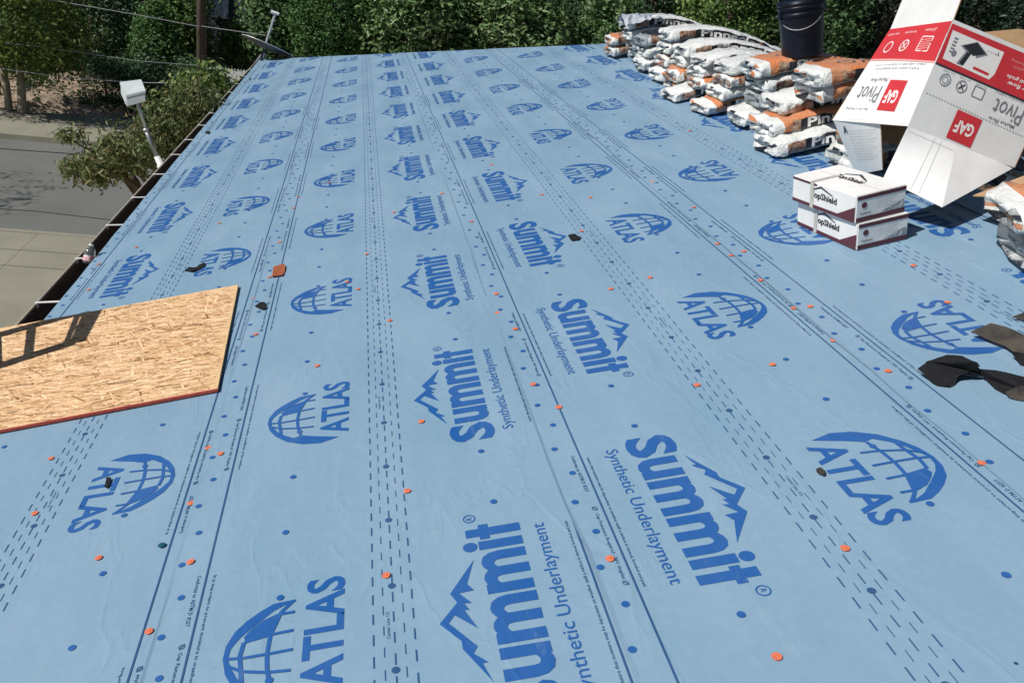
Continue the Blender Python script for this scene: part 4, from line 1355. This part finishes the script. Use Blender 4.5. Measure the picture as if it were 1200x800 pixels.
for k in range(9):
    f = 0.145 + k * 0.095
    r3 = MB(); beam(rails[0][0].lerp(rails[0][1], f), rails[1][0].lerp(rails[1][1], f), 0.028, 0.028, r3)
    r3.build('rung', M['alu'], lad, ROOF)

# ------------------------------------------------------------------ things fixed at the eave: dish, mast with box, bottle
vd = 14.45
dh = empty('satellite_dish', ROOF @ Matrix.Translation(rv(306, 73, vd)))
tag(dh, 'grey satellite dish seen from below on the far roof corner', 'satellite dish')
p1, p2 = rv(283.5, 41.5, vd), rv(343.5, 67.5, vd)
dc = (p1 + p2) / 2; e1 = (p2 - p1) / 2; rad = e1.length; e1.normalize()
e2d = Vector((0.10, 0.93, -0.30)); e2d = (e2d - e1 * e2d.dot(e1)).normalized()
e3d = e1.cross(e2d).normalized()
if e3d.z < 0: e3d = -e3d
AX = Matrix((e1, e2d, e3d)).transposed()
dm = MB()
prof_d = [(0.001, -0.055), (rad * .35, -0.048), (rad * .7, -0.026), (rad * .97, 0.0), (rad, 0.004), (rad * .985, 0.010), (rad * .7, -0.016), (rad * .35, -0.038), (0.001, -0.045)]
dm.lathe(prof_d, 40)
dm.v = [tuple(dc + AX @ Vector(q)) for q in dm.v]
dm.build('reflector', M['dark_metal'], dh, ROOF, True)  # dark colour carries the shade on the dish's underside
rm = MB()
rm.tube([dc + AX @ Vector((rad * math.cos(t), rad * math.sin(t), 0.006)) for t in np.linspace(0, 2 * math.pi, 41)], 0.007, 6, caps=False)
rm.build('reflector_rim', M['galv'], dh, ROOF)
am = MB(); a0, a1 = rv(311.5, 52, vd - 0.05), rv(322.5, 16, vd - 0.05)
am.tube([a0 - (a1 - a0) * .15, a0, a1], [0.018, 0.020, 0.017], 8)
am.build('feed_arm', M['galv'], dh, ROOF)
hm = MB(); hm.tube([rv(317.5, 14, vd - 0.05), rv(327, 17, vd - .05)], [0.03, 0.024], 10); hm.build('receiver_head', M['white_metal'], dh, ROOF)
bm2 = MB(); bm2.tube([rv(306, 73, vd), rv(307, 63, vd), dc - e3d * .05], 0.022, 8)
bm2.build('mount', M['dark_metal'], dh, ROOF)
bb = MB()
for pa in ((299, 74), (308, 73), (313, 71)):
    bb.tube([rv(*pa, vd + .05), rv(309, 60, vd)], 0.011, 6)
bb.build('bracket', M['galv'], dh, ROOF)

vb = 9.0; ub = rv(190, 195, vb).x
mst = empty('mast_box', ROOF @ Matrix.Translation((ub, vb, -.3)))
tag(mst, 'pale box on a leaning metal mast rising beyond the gutter', 'mast box')
f0 = rv(190, 196, vb); f1 = rv(183.5, 183, vb); f2 = rv(171, 152, vb); f3 = rv(161, 122, vb); f4 = rv(158, 112, vb)
fd = f0 + (f0 - f2) * 2.6
q = MB(); q.tube([fd, f0 - (f1 - f0) * .4], .026, 12); q.build('pole_base', M['galv'], mst, ROOF, True)
q = MB(); q.tube([f0 - (f1 - f0) * .4, f0.lerp(f1, .25), f0.lerp(f1, .3), f1], [.048, .045, .034, .030], 14); q.build('foot', M['white_metal'], mst, ROOF, True)
q = MB(); q.tube([f1, f2], .0235, 12); q.build('pole_sleeve', M['grey_metal'], mst, ROOF, True)
q = MB(); q.tube([f2, f4], .0165, 12); q.build('pole', M['galv'], mst, ROOF, True)
q = MB(); q.tube([f2 - (f2 - f1) * .04, f2 + (f3 - f2) * .05], .029, 12); q.build('collar', M['galv'], mst, ROOF, True)
q = MB(); qa = rv(161.5, 131, vb - .03); q.tube([qa, qa + Vector((-.035, 0, .01)), qa + Vector((-.05, 0, -.04))], .006, 6); q.build('clamp', M['dark_metal'], mst, ROOF)
D_, C_ = rv(148, 112, vb - .13), rv(170, 106.5, vb - .13)
A_, B_ = rv(141, 97, vb + .12), rv(165, 94, vb + .12)
D2, C2 = rv(148.5, 125.5, vb - .13), rv(171, 119.5, vb - .13)
A2 = A_ + (D2 - D_); B2 = B_ + (C2 - C_)
bmx = bmesh.new()
vv8 = [bmx.verts.new(p) for p in (D2, C2, B2, A2, D_, C_, B_, A_)]
for f in ((0, 3, 2, 1), (4, 5, 6, 7), (0, 1, 5, 4), (1, 2, 6, 5), (2, 3, 7, 6), (3, 0, 4, 7)): bmx.faces.new([vv8[i] for i in f])
bmesh.ops.bevel(bmx, geom=bmx.edges[:], offset=0.006, segments=2, affect='EDGES')
me = bpy.data.meshes.new('housing'); bmx.to_mesh(me); bmx.free(); me.materials.append(M['box_paint'])
hs = mesh_obj('housing', None, None, None, mst, ROOF, me=me)
q = MB(); q.add([tuple(p + (p - (A_ + C_) / 2) * .04 + (D_ - D2).normalized() * .004) for p in (D_, C_, B_, A_)] + [tuple(p + (p - (A_ + C_) / 2) * .04 - (D_ - D2).normalized() * .018) for p in (D_, C_, B_, A_)], [(0, 1, 2, 3), (0, 4, 5, 1), (1, 5, 6, 2), (2, 6, 7, 3), (3, 7, 4, 0)])
q.build('lid', M['box_paint'], hs, ROOF)

M['pet'] = bpy.data.materials.new('clear_bottle')
nt, b_s, lk = nodes_of(M['pet']); b_s.inputs['Base Color'].default_value = (.85, .9, .92, 1); b_s.inputs['Roughness'].default_value = .08; b_s.inputs['Transmission Weight'].default_value = .9; b_s.inputs['IOR'].default_value = 1.25
M['label'] = material('bottle_label', (.55, .06, .08), .4, 0, 40, col2=(.75, .72, .74))
bp0 = Vector((*rp(103, 309, -.03), -.03)); bp1 = rv(107, 288, bp0.y + .05)
bt = empty('plastic_bottle', ROOF @ Matrix.Translation(bp0))
tag(bt, 'clear plastic bottle with a red label stuck in the gutter', 'bottle')
axb = (bp1 - bp0); hb = axb.length * 1.05; qb = Vector((0, 0, 1)).rotation_difference(axb.normalized()).to_matrix().to_4x4()
bmw2 = ROOF @ Matrix.Translation(bp0) @ qb
q = MB(); q.lathe([(.001, 0), (.028, 0), (.032, .008), (.031, hb * .3), (.033, hb * .5), (.033, hb * .68), (.022, hb * .85), (.013, hb * .9), (.013, hb)], 20); q.build('bottle_body', M['pet'], bt, bmw2, True)
q = MB(); q.lathe([(.0335, hb * .12), (.0338, hb * .13), (.0338, hb * .40), (.0335, hb * .41)], 20); q.build('bottle_label', M['label'], bt, bmw2, True)
q = MB(); q.lathe([(.0145, hb * .95), (.0145, hb * 1.03), (.001, hb * 1.03)], 16); q.build('bottle_cap', M['white_metal'], bt, bmw2, True)

# ------------------------------------------------------------------ scraps of shingle and debris on the sheets
def scrap(name, pix, mats, label, curl=0.0, lift=0.004, thick=0.0025, seed=0, ax=(0, 1), cat='shingle scrap', hmax=None, back='shingle'):
    """outline given by its corners on the sheet, bent upwards along one direction"""
    pts = [Vector(rp(*p_)) for p_ in pix]
    c = sum(pts, Vector((0, 0))) / len(pts)
    bmx = bmesh.new()
    f = bmx.faces.new([bmx.verts.new((p.x - c.x, p.y - c.y, 0)) for p in pts])
    bmesh.ops.triangulate(bmx, faces=[f])
    for _ in range(3): bmesh.ops.subdivide_edges(bmx, edges=bmx.edges[:], cuts=1, use_grid_fill=True)
    rr = random.Random(seed)
    axv = Vector(ax).normalized()
    ph = rr.uniform(0, 6)
    ext = max(abs(v.co.x * axv.x + v.co.y * axv.y) for v in bmx.verts)
    for v in bmx.verts:
        d = (v.co.x * axv.x + v.co.y * axv.y)
        v.co.z = lift + curl * (d / ext) ** 2 * ext + .0025 * math.sin(v.co.x * 60 + ph) * math.sin(v.co.y * 47)
        v.co.x += rr.uniform(-1, 1) * .0016; v.co.y += rr.uniform(-1, 1) * .0016
    bmesh.ops.solidify(bmx, geom=bmx.faces[:], thickness=thick)
    me = bpy.data.meshes.new(name); bmx.to_mesh(me); bmx.free()
    me.materials.append(M[mats])
    o = mesh_obj(name, None, None, None, None, ROOF @ Matrix.Translation((c.x, c.y, 0.0145 if c.x > 1.44 else .010 if c.x > .33 else .0062 if c.x > -.8 else .002)), me=me)
    return tag(o, label, cat)


scrap('shingle_scrap', [(319, 327), (321, 316), (334, 313), (335, 318), (332, 325), (325, 326)], 'shingle_rust', 'small rust-brown shingle tab on the printed line above the strand board', .1, .002)
scrap('shingle_scrap', [(299, 360), (305, 357), (311, 357), (313, 363), (309, 365), (303, 363)], 'shingle', 'small black scrap right of the strand board corner', .08, .002, seed=1)
scrap('shingle_scrap', [(216, 318), (222, 314), (230, 314), (240, 309), (241, 312), (233, 317), (225, 320)], 'shingle', 'ragged black scrap on a globe print just above the strand board', .08, .002, seed=2)
scrap('shingle_scrap', [(666, 279), (674, 278), (681, 281), (679, 284), (670, 285)], 'shingle', 'black chip on the dashed lines left of the cartons', .08, .002, seed=3)
scrap('shingle_scrap', [(123, 571), (126, 562), (131, 562), (129, 570), (126, 573)], 'shingle', 'tiny black sliver on the globe print below the strand board', .1, .002, seed=4)
scrap('pebble', [(956, 556), (961, 554), (966, 558), (965, 562), (959, 560)], 'shingle_back', 'tiny yellowish crumb beside a globe print on the third sheet', .1, .004, thick=.007, seed=5, cat='crumb')
scrap('shingle_scrap', [(240, 156), (243, 154), (247, 155), (245, 158)], 'shingle', 'speck of black shingle beside the gutter halfway up', 0, .001, seed=7)


def torn(pix, mats, label, seed, thick=.0045):
    """a stiff torn piece standing partly up; every corner has its own height above the sheet"""
    rr = random.Random(seed)
    P3 = [Vector((*rp(a, b, w + .014), w + .014)) for a, b, w in pix]
    c = sum(P3, Vector()) / len(P3)
    bmx = bmesh.new()
    f = bmx.faces.new([bmx.verts.new(p - c) for p in P3])
    bmesh.ops.triangulate(bmx, faces=[f], ngon_method='BEAUTY')
    bmesh.ops.subdivide_edges(bmx, edges=bmx.edges[:], cuts=3, use_grid_fill=True, fractal=.35, along_normal=.6, seed=seed)
    bmesh.ops.recalc_face_normals(bmx, faces=bmx.faces[:])
    bmesh.ops.solidify(bmx, geom=bmx.faces[:], thickness=thick)
    for v in bmx.verts: v.co.z = max(v.co.z, .0135 - c.z)
    me = bpy.data.meshes.new('shingle_scrap'); bmx.to_mesh(me); bmx.free(); me.materials.append(M[mats])
    o = mesh_obj('shingle_scrap', None, None, None, None, ROOF @ Matrix.Translation(c), me=me)
    return tag(o, label, 'shingle scrap', 'torn shingles at the right edge')


torn([(1075, 432, .030), (1087, 424, .055), (1110, 416, .075), (1128, 417, .080), (1143, 424, .075), (1147, 430, .06), (1143, 428, .06), (1157, 440, .012), (1135, 436, .035), (1122, 441, .02), (1119, 451, .0), (1113, 454, .0), (1098, 452, .0), (1088, 443, .015)], 'shingle', 'black shingle scrap bent up in an arch on the globe print at the right edge', 1)
torn([(1138, 389, .02), (1162, 379, .05), (1180, 383, .055), (1200, 391, .05), (1222, 398, .05), (1222, 424, .01), (1190, 414, .015), (1178, 405, .02), (1160, 399, .015)], 'shingle_back', 'worn brown-grey shingle strip at the right edge above the black arched scrap', 2)
torn([(1149, 432, .045), (1172, 434, .05), (1200, 441, .05), (1222, 447, .05), (1222, 468, .0), (1185, 466, .0), (1166, 456, .0), (1153, 442, .01)], 'shingle', 'black shingle piece at the right edge beside the arched scrap', 3)
torn([(1178, 459, .018), (1190, 453, .035), (1208, 449, .04), (1222, 452, .04), (1222, 472, .0), (1195, 469, .0), (1183, 465, .004)], 'shingle_back', 'lowest grey shingle piece at the right edge', 4)
torn([(1186, 371, .01), (1200, 366, .03), (1222, 360, .04), (1222, 380, .0), (1200, 376, .0)], 'shingle_back', 'small grey shingle corner at the right edge, uppermost of the scraps', 5)
torn([(1184, 412, .03), (1200, 414, .03), (1222, 420, .03), (1222, 434, .0), (1196, 428, .0), (1190, 420, .01)], 'shingle', 'thin black shingle between the brown-grey strip and the black piece at the right edge', 6)

# ------------------------------------------------------------------ utility pole and wires
pg = at(236, 40, 24.5)
pole = empty('utility_pole', Matrix.Translation((pg.x, 24.5, 0)))
tag(pole, 'dark wooden utility pole standing among the trees', 'utility pole')
q = MB(); q.tube([(pg.x, 24.5, 0), (pg.x, 24.5, 5), (pg.x - .03, 24.5, 10.5)], [.135, .12, .10], 14); q.build('shaft', M['pole'], pole, None, True)
q = MB(); q.box((pg.x, 24.5, 9.6), (2.2, .1, .12)); q.build('crossarm', M['pole'], pole)
q = MB(); q.tube([(pg.x + .13, 24.44, .2), (pg.x + .115, 24.44, 6.5)], .022, 6); q.build('conduit', M['bark'], pole)
for lab, pts, r_ in (('upper overhead wire crossing in front of the left trees', [(-140, -32), (58, 0), (168, 19), (233, 31.5)], .011),
                     ('upper wire running on from the pole towards the satellite dish', [(236, 31), (275, 36.5), (312, 42)], .010),
                     ('middle thin wire across the dark trees', [(-120, 37), (55, 56), (165, 72), (234, 77)], .007),
                     ('lower overhead wire behind the pale box on its mast', [(-140, 62), (15, 82.5), (75, 91), (160, 97), (234, 98.2)], .012),
                     ('short wire right of the pole ending behind the gutter', [(238, 98), (262, 98.5), (300, 98)], .009)):
    P3 = [at(a, b, 24.35 - .002 * abs(a - 236)) for a, b in pts]
    fine_pts = []
    for i in range(len(P3) - 1):
        for t in np.linspace(0, 1, 6, endpoint=False):
            p_ = P3[i].lerp(P3[i + 1], t);  fine_pts.append(p_)
    fine_pts.append(P3[-1])
    q = MB(); q.tube(fine_pts, r_, 5); o = q.build('overhead_wire', M['wire']); tag(o, lab, 'wire', 'overhead wires')

# ------------------------------------------------------------------ house and fence glimpsed through the trees
hx = at(257, 12, 33.0)
fh = empty('house', Matrix.Translation((hx.x, 33.2, 0)))
tag(fh, 'dark blue-grey house behind the trees with one bright window', 'house')
M['siding'] = material('dark_siding', (.06, .075, .10), .8, .15, 6, .2, 30)
M['pane'] = material('window_pane', (.62, .74, .88), .12, .08, 2, spec=.6)
q = MB(); q.box((hx.x + 1.2, 35.7, 3.6), (7.5, 5, 7.2)); q.build('wall', M['siding'], fh)
q = MB(); q.add([(hx.x - 3, 32.7, 7.1), (hx.x + 5.4, 32.7, 7.1), (hx.x + 5.4, 38.7, 7.1), (hx.x - 3, 38.7, 7.1), (hx.x - 3, 35.7, 8.9), (hx.x + 5.4, 35.7, 8.9)], [(0, 1, 5, 4), (2, 3, 4, 5), (1, 2, 5), (3, 0, 4), (0, 3, 2, 1)]); q.build('roof', M['shingle_back'], fh)
w0, w1 = at(249, -4, 33.1), at(265, 19.5, 33.1)
wx0, wx1, wz0, wz1 = w0.x, w1.x, w1.z, w0.z
win = MB()
for (c, s) in ((((wx0 + wx1) / 2, 33.15, wz1 + .04), (wx1 - wx0 + .2, .12, .08)), (((wx0 + wx1) / 2, 33.15, wz0 - .04), (wx1 - wx0 + .2, .14, .08)), ((wx0 - .04, 33.15, (wz0 + wz1) / 2), (.08, .12, wz1 - wz0)), ((wx1 + .04, 33.15, (wz0 + wz1) / 2), (.08, .12, wz1 - wz0)), (((wx0 + wx1) / 2 - .02, 33.15, (wz0 + wz1) / 2), (.06, .10, wz1 - wz0))): win.box(c, s)
wf = win.build('window_frame', M['siding'], fh)
for a, b in ((wx0, (wx0 + wx1) / 2 - .05), ((wx0 + wx1) / 2 + .01, wx1)):
    q = MB(); q.box(((a + b) / 2, 33.19, (wz0 + wz1) / 2), (b - a, .02, wz1 - wz0)); q.build('pane', M['pane'], wf)
fe = at(272, 92, 26.2)
fnc = empty('picket_fence', Matrix.Translation((fe.x, 26.2, 0)))
tag(fnc, 'white picket fence glimpsed right of the utility pole', 'fence')
fa_, fb_ = at(243, 88, 26.2), at(300, 88, 26.2)
zt_ = at(270, 80, 26.2).z; zb_ = zt_ - .95
for i in range(17):
    x_ = fa_.x + (fb_.x - fa_.x) * i / 16
    q = MB(); q.add([(x_ - .045, 26.2, zb_), (x_ + .045, 26.2, zb_), (x_ + .045, 26.2, zt_ - .06), (x_, 26.2, zt_), (x_ - .045, 26.2, zt_ - .06)] + [(x_ - .045, 26.23, zb_), (x_ + .045, 26.23, zb_), (x_ + .045, 26.23, zt_ - .06), (x_, 26.23, zt_), (x_ - .045, 26.23, zt_ - .06)],
             [(0, 1, 2, 3, 4), (9, 8, 7, 6, 5), (0, 5, 6, 1), (1, 6, 7, 2), (2, 7, 8, 3), (3, 8, 9, 4), (4, 9, 5, 0)])
    q.build('picket', M['white_metal'], fnc)
for z in (zb_ + .2, zt_ - .25):
    q = MB(); q.box(((fa_.x + fb_.x) / 2, 26.26, z), (fb_.x - fa_.x + .1, .05, .09)); q.build('rail', M['white_metal'], fnc)
q = MB(); q.box(((fa_.x + fb_.x) / 2, 26.30, (zb_ - .02) / 2), (fb_.x - fa_.x + .4, .25, zb_ - .02)); q.build('base_wall', M['concrete'], fnc)

# dry bank behind the left trees
bk2 = MB(); rb = random.Random(9)
xa, xb = at(-40, 100, 27).x, at(150, 100, 27).x
NX, NY = 30, 8
for i in range(NX + 1):
    for j in range(NY + 1):
        f = i / NX; g_ = j / NY
        bk2.v.append((xa + (xb - xa) * f, 25.4 + 4.5 * g_, -0.1 + 0.8 * (g_ ** .7) * math.sin(math.pi * min(1, max(0, f))) ** .5 + rb.uniform(-.08, .08)))
for i in range(NX):
    for j in range(NY):
        a = i * (NY + 1) + j; bk2.f.append((a, a + NY + 1, a + NY + 2, a + 1)); bk2.m.append(0)
tag(bk2.build('dirt_bank', M['dry_leaf'], None, None, True), 'sunlit tan bank of dry leaves behind the trunks', 'bank', kind='structure')

# ------------------------------------------------------------------ trees and shrubs
def crown_pts(c, r, n_clump, per, cr, seed, shell=0.55, flat=0.0, cone=False):
    rng = np.random.default_rng(seed)
    d = rng.normal(size=(n_clump, 3)); d /= np.linalg.norm(d, axis=1)[:, None]
    rad = rng.random(n_clump) ** (1 / 3.0)
    rad = shell + (1 - shell) * rad
    rad *= rng.uniform(0.82, 1.10, n_clump)
    p = d * rad[:, None]
    if cone:
        z = rng.random(n_clump) ** 1.25; an = rng.uniform(0, 2 * np.pi, n_clump)
        rr = (1 - z) * np.sqrt(rng.uniform(0.25, 1.0, n_clump)) + 0.03
        p = np.stack([rr * np.cos(an), rr * np.sin(an), z * 2 - 1], 1)
    cc = np.asarray(c) + p * np.asarray(r)
    k = rng.poisson(per, n_clump).clip(4)
    idx = np.repeat(np.arange(n_clump), k)
    sz = cr * rng.uniform(0.6, 1.3, n_clump)
    q = rng.normal(size=(len(idx), 3)) * np.array([1, 1, 0.75])
    pts = cc[idx] + q * sz[idx][:, None] * 0.55
    tint = np.clip(rng.normal(0.5, 0.20, n_clump), 0.05, 0.95)[idx]
    od = q / (np.linalg.norm(q, axis=1)[:, None] + 1e-9)
    return pts, tint, cc, od


def tree(name, label, cat, base, trunk_top, crowns, mat, leaf, seed, bark='bark', tr=0.14, droop=0.0, aspect=2.2, group=None, limbs=7, lean=(0, 0), cone=False, up=.3, extra_trunk=None):
    """crowns: list of (centre, radii, clumps, leaves per clump, clump radius)"""
    base = Vector(base)
    e = empty(name, Matrix.Translation(base))
    tag(e, label, cat, group)
    P_, T_, CC, OD = [], [], [], []
    for i, (c, r, nc, per, cr) in enumerate(crowns):
        p, t, cc, od = crown_pts(c, r, nc, per, cr, seed + i * 17, cone=cone)
        P_.append(p); T_.append(t); CC.append(cc); OD.append(od)
    P_ = np.concatenate(P_); T_ = np.concatenate(T_); CC = np.concatenate(CC); OD = np.concatenate(OD)
    keep = P_[:, 2] > 0.05
    leaves('crown', P_[keep], leaf, mat, e, seed, droop, aspect, T_[keep], up, OD[keep])
    rr = random.Random(seed)
    tm = MB()
    top = Vector(trunk_top)
    mid = base.lerp(top, .5) + Vector((rr.uniform(-.1, .1), rr.uniform(-.1, .1), 0))
    tm.tube([base - Vector((0, 0, .1)), base + Vector((0, 0, .15)), mid, top], [tr * 1.35, tr, tr * .8, tr * .6], 9)
    for i in range(limbs):
        tgt = Vector(CC[rr.randrange(len(CC))])
        st = base.lerp(top, rr.uniform(.55, 1.0))
        md = st.lerp(tgt, .5) + Vector((0, 0, .15 * (tgt - st).length))
        tm.tube([st, md, tgt], [tr * .42, tr * .25, tr * .07], 6)
    if extra_trunk:
        for a, b, r_ in extra_trunk: tm.tube([a, Vector(a).lerp(Vector(b), .5) + Vector((.05, .03, 0)), b], [r_, r_ * .85, r_ * .6], 9)
    tm.build('trunk', M[bark], e, None, True)
    return e


def px_tree(name, label, cat, px, Y, top_py, half_px, bot_py, mat, leaf, seed, n=120, per=60, cr=.45, depth=None, **kw):
    """a tree whose crown fills the given outline at distance Y"""
    t_ = at(px, top_py, Y); b_ = at(px, bot_py, Y)
    l_ = at(px - half_px, (top_py + bot_py) / 2, Y); r_ = at(px + half_px, (top_py + bot_py) / 2, Y)
    cx_, cz = (l_.x + r_.x) / 2, (t_.z + b_.z) / 2
    rx_, rz_ = (r_.x - l_.x) / 2, (t_.z - b_.z) / 2
    return tree(name, label, cat, (cx_, Y, 0), (cx_, Y, max(.6, cz)), [((cx_, Y, cz), (rx_, depth or rx_ * .8, rz_), int(n * .62), per * 1.65, cr * 1.15)], mat, leaf, seed, **kw)


GT = 'trees and shrubs across the street'
Yt = Y_WALK + 1.2
# left group
l0 = at(0, 40, Yt + .3)
b1, b2 = ground_at(5, 138), ground_at(21, 142)
tree('tree', 'bright yellow-green tree with two pale trunks at the left edge', 'tree', (b2.x, b2.y + .4, 0), (at(25, 60, b2.y + .4).x, b2.y + .4, 3.2),
     [(tuple(at(22, 14, b2.y + .2)), (1.75, 1.5, 1.75), 150, 62, .42), (tuple(at(-40, 0, b2.y + .4)), (1.8, 1.5, 2.0), 90, 60, .45), (tuple(at(55, 30, b2.y + .6)), (.9, .8, 1.1), 45, 55, .36), (tuple(at(30, 62, b2.y + .5)), (1.0, .8, .55), 26, 45, .34)], M['yellowgreen'], .135, 11, 'bark_pale', .125, group=GT,
     extra_trunk=[((b1.x, b1.y + .4, 0), tuple(at(-2, 60, b1.y + .4)), .11)])
px_tree('tree', 'deep green shade tree behind the pale trunks', 'tree', 105, Yt + 3.5, -45, 62, 82, M['darkgreen'], .15, 21, 190, 60, .5, group=GT, tr=.2)
px_tree('conifer', 'dark green cone-shaped conifer left of the utility pole', 'tree', 182, Yt + 2.2, 6, 42, 88, M['cypress'], .10, 31, 330, 60, .26, group=GT, cone=True, limbs=3)
px_tree('tree', 'leafy mid-green tree crown just left of the utility pole', 'tree', 212, Yt + 4.5, -40, 30, 66, M['midgreen'], .16, 41, 120, 60, .42, group=GT)
px_tree('shrub', 'dark shrub at the foot of the conifer', 'shrub', 172, Yt + .9, 68, 30, 124, M['darkgreen'], .11, 51, 95, 55, .32, group=GT, tr=.05)
px_tree('shrub', 'dark shrub below the utility pole', 'shrub', 222, Yt + 1.0, 70, 26, 128, M['darkgreen'], .11, 52, 90, 55, .30, group=GT, tr=.05)
px_tree('shrub', 'sparse shrub in front of the dry bank left of the mast', 'shrub', 122, Yt + .7, 62, 28, 128, M['darkgreen'], .10, 53, 60, 45, .30, group=GT, tr=.05)
px_tree('shrub', 'low dark shrub beside the pale trunks', 'shrub', 50, Yt + .9, 94, 32, 140, M['darkgreen'], .10, 54, 60, 45, .28, group=GT, tr=.05)
px_tree('shrub', 'low shrub added as dark shade under the dry bank left of the mast', 'shrub', 98, Yt + .6, 112, 42, 138, M['darkgreen'], .10, 56, 70, 50, .26, group=GT, tr=.04)  # shrub added to deepen the shade below the bank
px_tree('shrub', 'small bright bush at the left edge under the pale trunks', 'shrub', 3, Yt + .2, 112, 12, 142, M['yellowgreen'], .09, 55, 26, 45, .22, group=GT, tr=.04)
px_tree('shrub', 'round bright green bush beside the satellite dish', 'shrub', 279, Yt + 5.2, 28, 20, 84, M['midgreen'], .12, 61, 120, 60, .30, group=GT, tr=.06)
px_tree('tree', 'tall leafy tree above the satellite dish', 'tree', 330, Yt + 4.2, -60, 34, 82, M['green'], .20, 71, 170, 55, .45, group=GT)
# behind the far hip
px_tree('conifer', 'soft feathery green conifer behind the roof left of centre', 'tree', 398, Yt + 2.5, -70, 52, 92, M['cypress'], .11, 81, 420, 70, .34, group=GT, cone=False, limbs=4)
px_tree('shrub', 'big glossy-leaved shrub right behind the hip, left half', 'shrub', 492, Yt + 1.4, -30, 62, 100, M['glossy'], .21, 91, 210, 50, .42, group=GT, aspect=2.6, tr=.08, up=.8)
px_tree('shrub', 'big glossy-leaved shrub right behind the hip, right half', 'shrub', 600, Yt + 1.6, -26, 66, 96, M['glossy'], .21, 92, 220, 50, .42, group=GT, aspect=2.6, tr=.08, up=.8)
px_tree('tree', 'dark tree in the gap right of the glossy shrub', 'tree', 672, Yt + 4.0, -60, 36, 90, M['darkgreen'], .17, 93, 130, 55, .45, group=GT)
px_tree('shrub', 'leafy shrub behind the farthest bundles', 'shrub', 712, Yt + 1.6, -14, 30, 90, M['green'], .17, 94, 100, 55, .38, group=GT, tr=.06)
px_tree('tree', 'dark tree behind the film-topped bundle stack', 'tree', 770, Yt + 3.0, -80, 48, 80, M['darkgreen'], .17, 95, 170, 55, .48, group=GT)
px_tree('tree', 'bright leafy tree between the bundles and the bucket', 'tree', 858, Yt + 1.6, -70, 54, 84, M['midgreen'], .15, 96, 230, 62, .42, group=GT)
px_tree('tree', 'dark leafy tree right behind the bucket', 'tree', 955, Yt + 1.0, -90, 52, 105, M['green'], .14, 97, 240, 62, .42, group=GT)
px_tree('tree', 'dark tree behind the big carton', 'tree', 1040, Yt + 2.0, -110, 52, 130, M['shadow_green'], .16, 98, 220, 60, .45, group=GT)
px_tree('tree', 'tree beyond the right end of the roof', 'tree', 1150, Yt + 2.0, -110, 62, 150, M['shadow_green'], .17, 99, 200, 55, .5, group=GT)
# woodland that closes the view
fw_ = []; ft_ = []
rngw = np.random.default_rng(7)
for i in range(46):
    x_ = -34 + i * 1.75
    Yw = 33.5 + rngw.uniform(-1.5, 4) + (4 if 262 < 0 else 0)
    if abs(x_ - hx.x - 1.0) < 5.2: Yw = 41 + rngw.uniform(0, 2)
    p, t, cc, od = crown_pts((x_, Yw, 4.6 + rngw.uniform(-.6, 1.0)), (2.0, 1.4, 5.2 + rngw.uniform(0, 1.6)), 80, 36, .8, 300 + i, shell=.3)
    k_ = p[:, 2] > .05
    fw_.append(p[k_]); ft_.append(t[k_])
wd_e = empty('distant_woodland', Matrix.Translation((0, 36, 0)))
tag(wd_e, 'dark mass of far trees closing the view', 'woodland', kind='stuff')
o = leaves('foliage', np.concatenate(fw_), .34, M['darkgreen'], wd_e, 77, 0, 2.0, np.concatenate(ft_))
o['kind'] = 'stuff'

# near tree under the eave, its olive branches reaching over the street
nb = ground_at(150, 330)
Yb = 9.6
c1 = at(150, 178, Yb); c2 = at(112, 196, Yb); c3 = at(215, 140, Yb + .6); c4 = at(84, 160, Yb + .2); c5 = at(190, 165, Yb + .4)
tree('tree', 'olive-brown tree rising below the gutter, branches hanging over the street', 'tree', (c5.x + .1, Yb + .3, 0), (c5.x, Yb + .3, c5.z - .3),
     [(tuple(c1), (.40, .35, .15), 36, 52, .17), (tuple(c2), (.30, .25, .11), 26, 46, .15), (tuple(c3), (.40, .35, .26), 38, 36, .19), (tuple(c4), (.17, .15, .05), 7, 20, .10), (tuple(c5), (.26, .3, .22), 26, 38, .17), (tuple(at(222, 121, Yb + 1.0)), (.26, .30, .22), 20, 38, .16)],
     M['olive'], .085, 111, tr=.07, droop=.75, aspect=3.2, limbs=26)
c6 = at(243, 116, 12.2); c7 = at(224, 140, 11.3)
tree('shrub', 'yellow-green bush showing above the gutter near the far corner', 'shrub', (c6.x, 12.2, 0), (c6.x, 12.2, c6.z - .3),
     [(tuple(c6), (.42, .4, .38), 55, 48, .20), (tuple(c7), (.30, .3, .26), 36, 44, .17)], M['yellowgreen'], .085, 121, tr=.06, droop=.2, limbs=12)
# tree outside the left edge that shades the street
sx_ = ground_at(10, 228)
sd = sun_dir
for k_, (hh, seed) in enumerate(((5.0, 131),)):
    off = Vector((sd.x, sd.y, 0)) * (hh / sd.z)
    ctr = Vector((sx_.x + off.x - .5, sx_.y + off.y, hh))
    tree('tree', 'street tree outside the left edge, known from its shadow on the asphalt', 'tree', (ctr.x - .8, ctr.y - .5, 0), (ctr.x - .4, ctr.y - .2, hh - .5),
         [(tuple(ctr), (.9, 1.6, .5), 26, 26, .30)], M['olive'], .13, seed, tr=.12, aspect=3)
